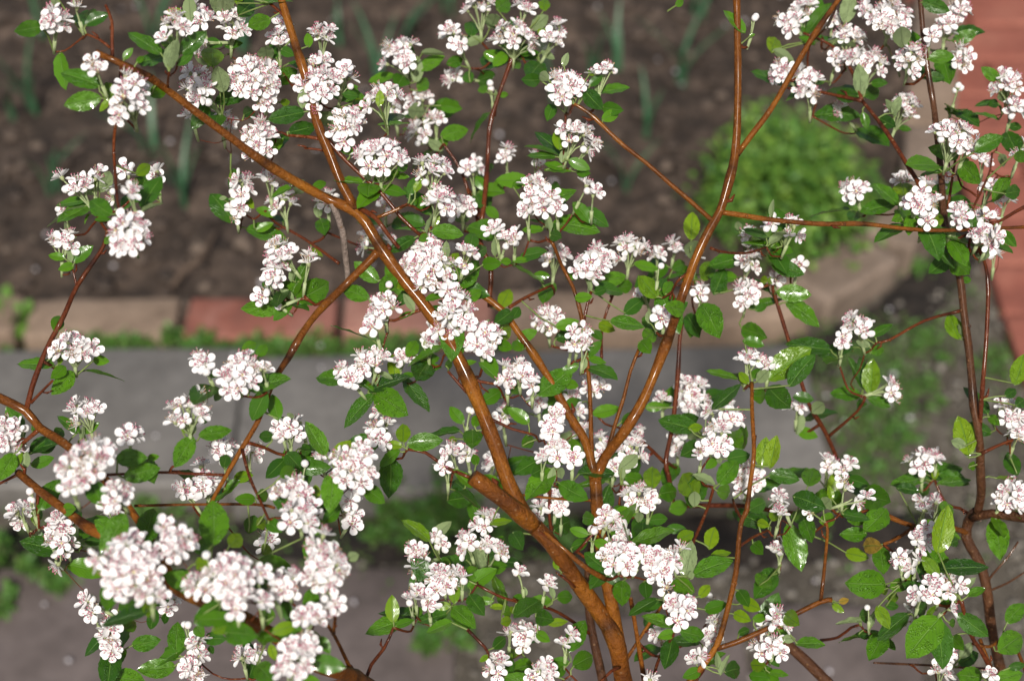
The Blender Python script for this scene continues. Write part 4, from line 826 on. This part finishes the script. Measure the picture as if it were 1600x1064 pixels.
for (ox, oy), txt in LF.items():
    for e in txt.replace('\n', '').split(';'):
        q = e.split(); kind = q[6]; bx, by, tx, ty, w, cm = map(float, q[:6])
        leaves.append((ox+bx/4, oy+by/4, ox+tx/4, oy+ty/4, w/4, cm, kind))
UPW = Vector((0, 0, 1)); PET = [MB(), MB()]; rest = [[], []]; made = [0, 0]
def place_leaf(bx, by, tx, ty, w, cm, kind):
    d = FOCUS+cm*.01; px = d/FPX; b = P(bx, by, cm); t_ = P(tx, ty, cm); dv = t_-b; la = dv.length; wa = w*px; k = .54
    view = (b-CO).normalized(); dv.normalize(); back = kind == 'p'
    Lt = la; tilt = 0
    if wa/la > k: Lt = min(wa/k, la*1.9); tilt = math.acos(max(.1, min(1, la/Lt)))
    Wt = k*Lt*random.uniform(.95,1.05) if wa/la <= k else wa
    roll = math.acos(max(.15, min(1, wa/Wt))) if wa < Wt else 0
    best = None
    for st in (-1, 1):
        for sr in (-1, 1):
            X = (dv*math.cos(tilt) + view*math.sin(tilt)*st).normalized()
            Z = -view; Z = (Z-X*Z.dot(X)).normalized(); Z = Matrix.Rotation(roll*sr, 3, X) @ Z
            if back: Z = -Z
            sc = Z.dot(UPW) + random.uniform(0,.5)
            if best is None or sc > best[0]: best = (sc, X, Z)
    _, X, Z = best; Y = Z.cross(X)
    X2 = X
    Mx = Matrix((X2*Lt, Y*Wt, Z*Lt*.9)).transposed().to_4x4(); Mx.translation = b
    return Mx, Lt*Wt/d/d, b, X
allL = []
def to_px(p):
    v = p-CO; d = v.dot(CF); return (800+v.dot(CR)/d*FPX, 532-v.dot(CU)/d*FPX, (d-FOCUS)*100)
SPX = [np.array([to_px(p) for p, q in s_]) for s_ in samples]
for i, lf in enumerate(leaves):      # a leaf grows from the wood it touches in the picture: take that depth
    A = SPX[shrub_of(lf[0], lf[1])]; dd = np.hypot(A[:,0]-lf[0], A[:,1]-lf[1]) + 5*np.abs(A[:,2]-lf[5]); k = int(dd.argmin())
    if dd[k] < 40: leaves[i] = (*lf[:5], lf[5]+.85*(A[k,2]-lf[5]), lf[6])
for lf in leaves:
    Mx, sz, b, X = place_leaf(*lf); allL.append((sz, Mx, b, X, lf[6], shrub_of(lf[0], lf[1])))
# extra leaves in a loose whorl under the flower heads deep inside the shrub
for c in clusters:
    for k in range(2 if c['cm'] > 3 else 1):
        if random.random() < .35: continue
        d = (rv()-c['ax']*.2); d -= c['ax']*d.dot(c['ax'])*.6; d.normalize(); b = c['base']+d*.003 + CF*.006
        Lt = random.uniform(.016,.026); Z = (c['ax']+UPW*.6+rv(.4)); Z = (Z-d*Z.dot(d)).normalized(); Y = Z.cross(d)
        Mx = Matrix((d*Lt, Y*Lt*.52, Z*Lt*.9)).transposed().to_4x4(); Mx.translation = b
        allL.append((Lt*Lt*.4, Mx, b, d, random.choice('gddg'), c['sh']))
allL.sort(key=lambda q: -q[0])
RB = [MB(), MB()]; RK = ['g','d','y','o']
for sz, Mx, b, X, kind, sh in allL:
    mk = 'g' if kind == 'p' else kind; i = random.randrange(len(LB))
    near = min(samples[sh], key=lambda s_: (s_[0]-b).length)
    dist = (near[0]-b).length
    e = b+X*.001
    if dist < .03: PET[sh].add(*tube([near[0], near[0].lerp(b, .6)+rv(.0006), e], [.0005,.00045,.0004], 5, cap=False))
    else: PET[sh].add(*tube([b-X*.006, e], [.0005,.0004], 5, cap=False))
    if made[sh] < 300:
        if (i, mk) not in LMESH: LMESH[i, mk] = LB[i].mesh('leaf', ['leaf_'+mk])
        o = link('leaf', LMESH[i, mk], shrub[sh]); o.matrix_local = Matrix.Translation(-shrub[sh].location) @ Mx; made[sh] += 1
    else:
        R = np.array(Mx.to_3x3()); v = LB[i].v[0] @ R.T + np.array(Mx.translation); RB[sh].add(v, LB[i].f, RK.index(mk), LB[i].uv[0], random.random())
for sh in (0, 1):
    if RB[sh].n: o = tag(link('small_leaves', RB[sh].mesh('small_leaves', ['leaf_'+k for k in RK]), shrub[sh]), kind='stuff'); o.location = -shrub[sh].location
    o = tag(link('leaf_stalks', PET[sh].mesh('leaf_stalks', ['petiole']), shrub[sh]), kind='stuff'); o.location = -shrub[sh].location
    o = tag(link('side_buds', BUDS[sh].mesh('side_buds', ['bark_r']), shrub[sh]), kind='stuff'); o.location = -shrub[sh].location
    # rain drops caught on the wood
    mb = MB(); u8 = [(math.sin(a)*math.cos(b), math.sin(a)*math.sin(b), math.cos(a)) for a in (.0001,.6,1.2,1.8,2.5,3.14) for b in [k*1.0472 for k in range(6)]]
    fq = [(i*6+k, i*6+(k+1) % 6, (i+1)*6+(k+1) % 6, (i+1)*6+k)[::-1] for i in range(5) for k in range(6)]
    for k in range(150 if sh == 0 else 60):
        p, q = random.choice(samples[sh]); r = random.uniform(.0005,.0011); dirn = Vector((random.gauss(0,.5), -.5, random.choice([-1, .3]))).normalized()
        mb.add(np.array(u8)*r + np.array(p+dirn*(q+r*.5)), fq)
    o = tag(link('rain_drops', mb.mesh('rain_drops', ['water']), shrub[sh]), kind='stuff'); o.location = -shrub[sh].location
print('clusters', len(clusters), 'flowers', sum(c['n'] for c in clusters), cnt, 'leaves', len(allL), made)
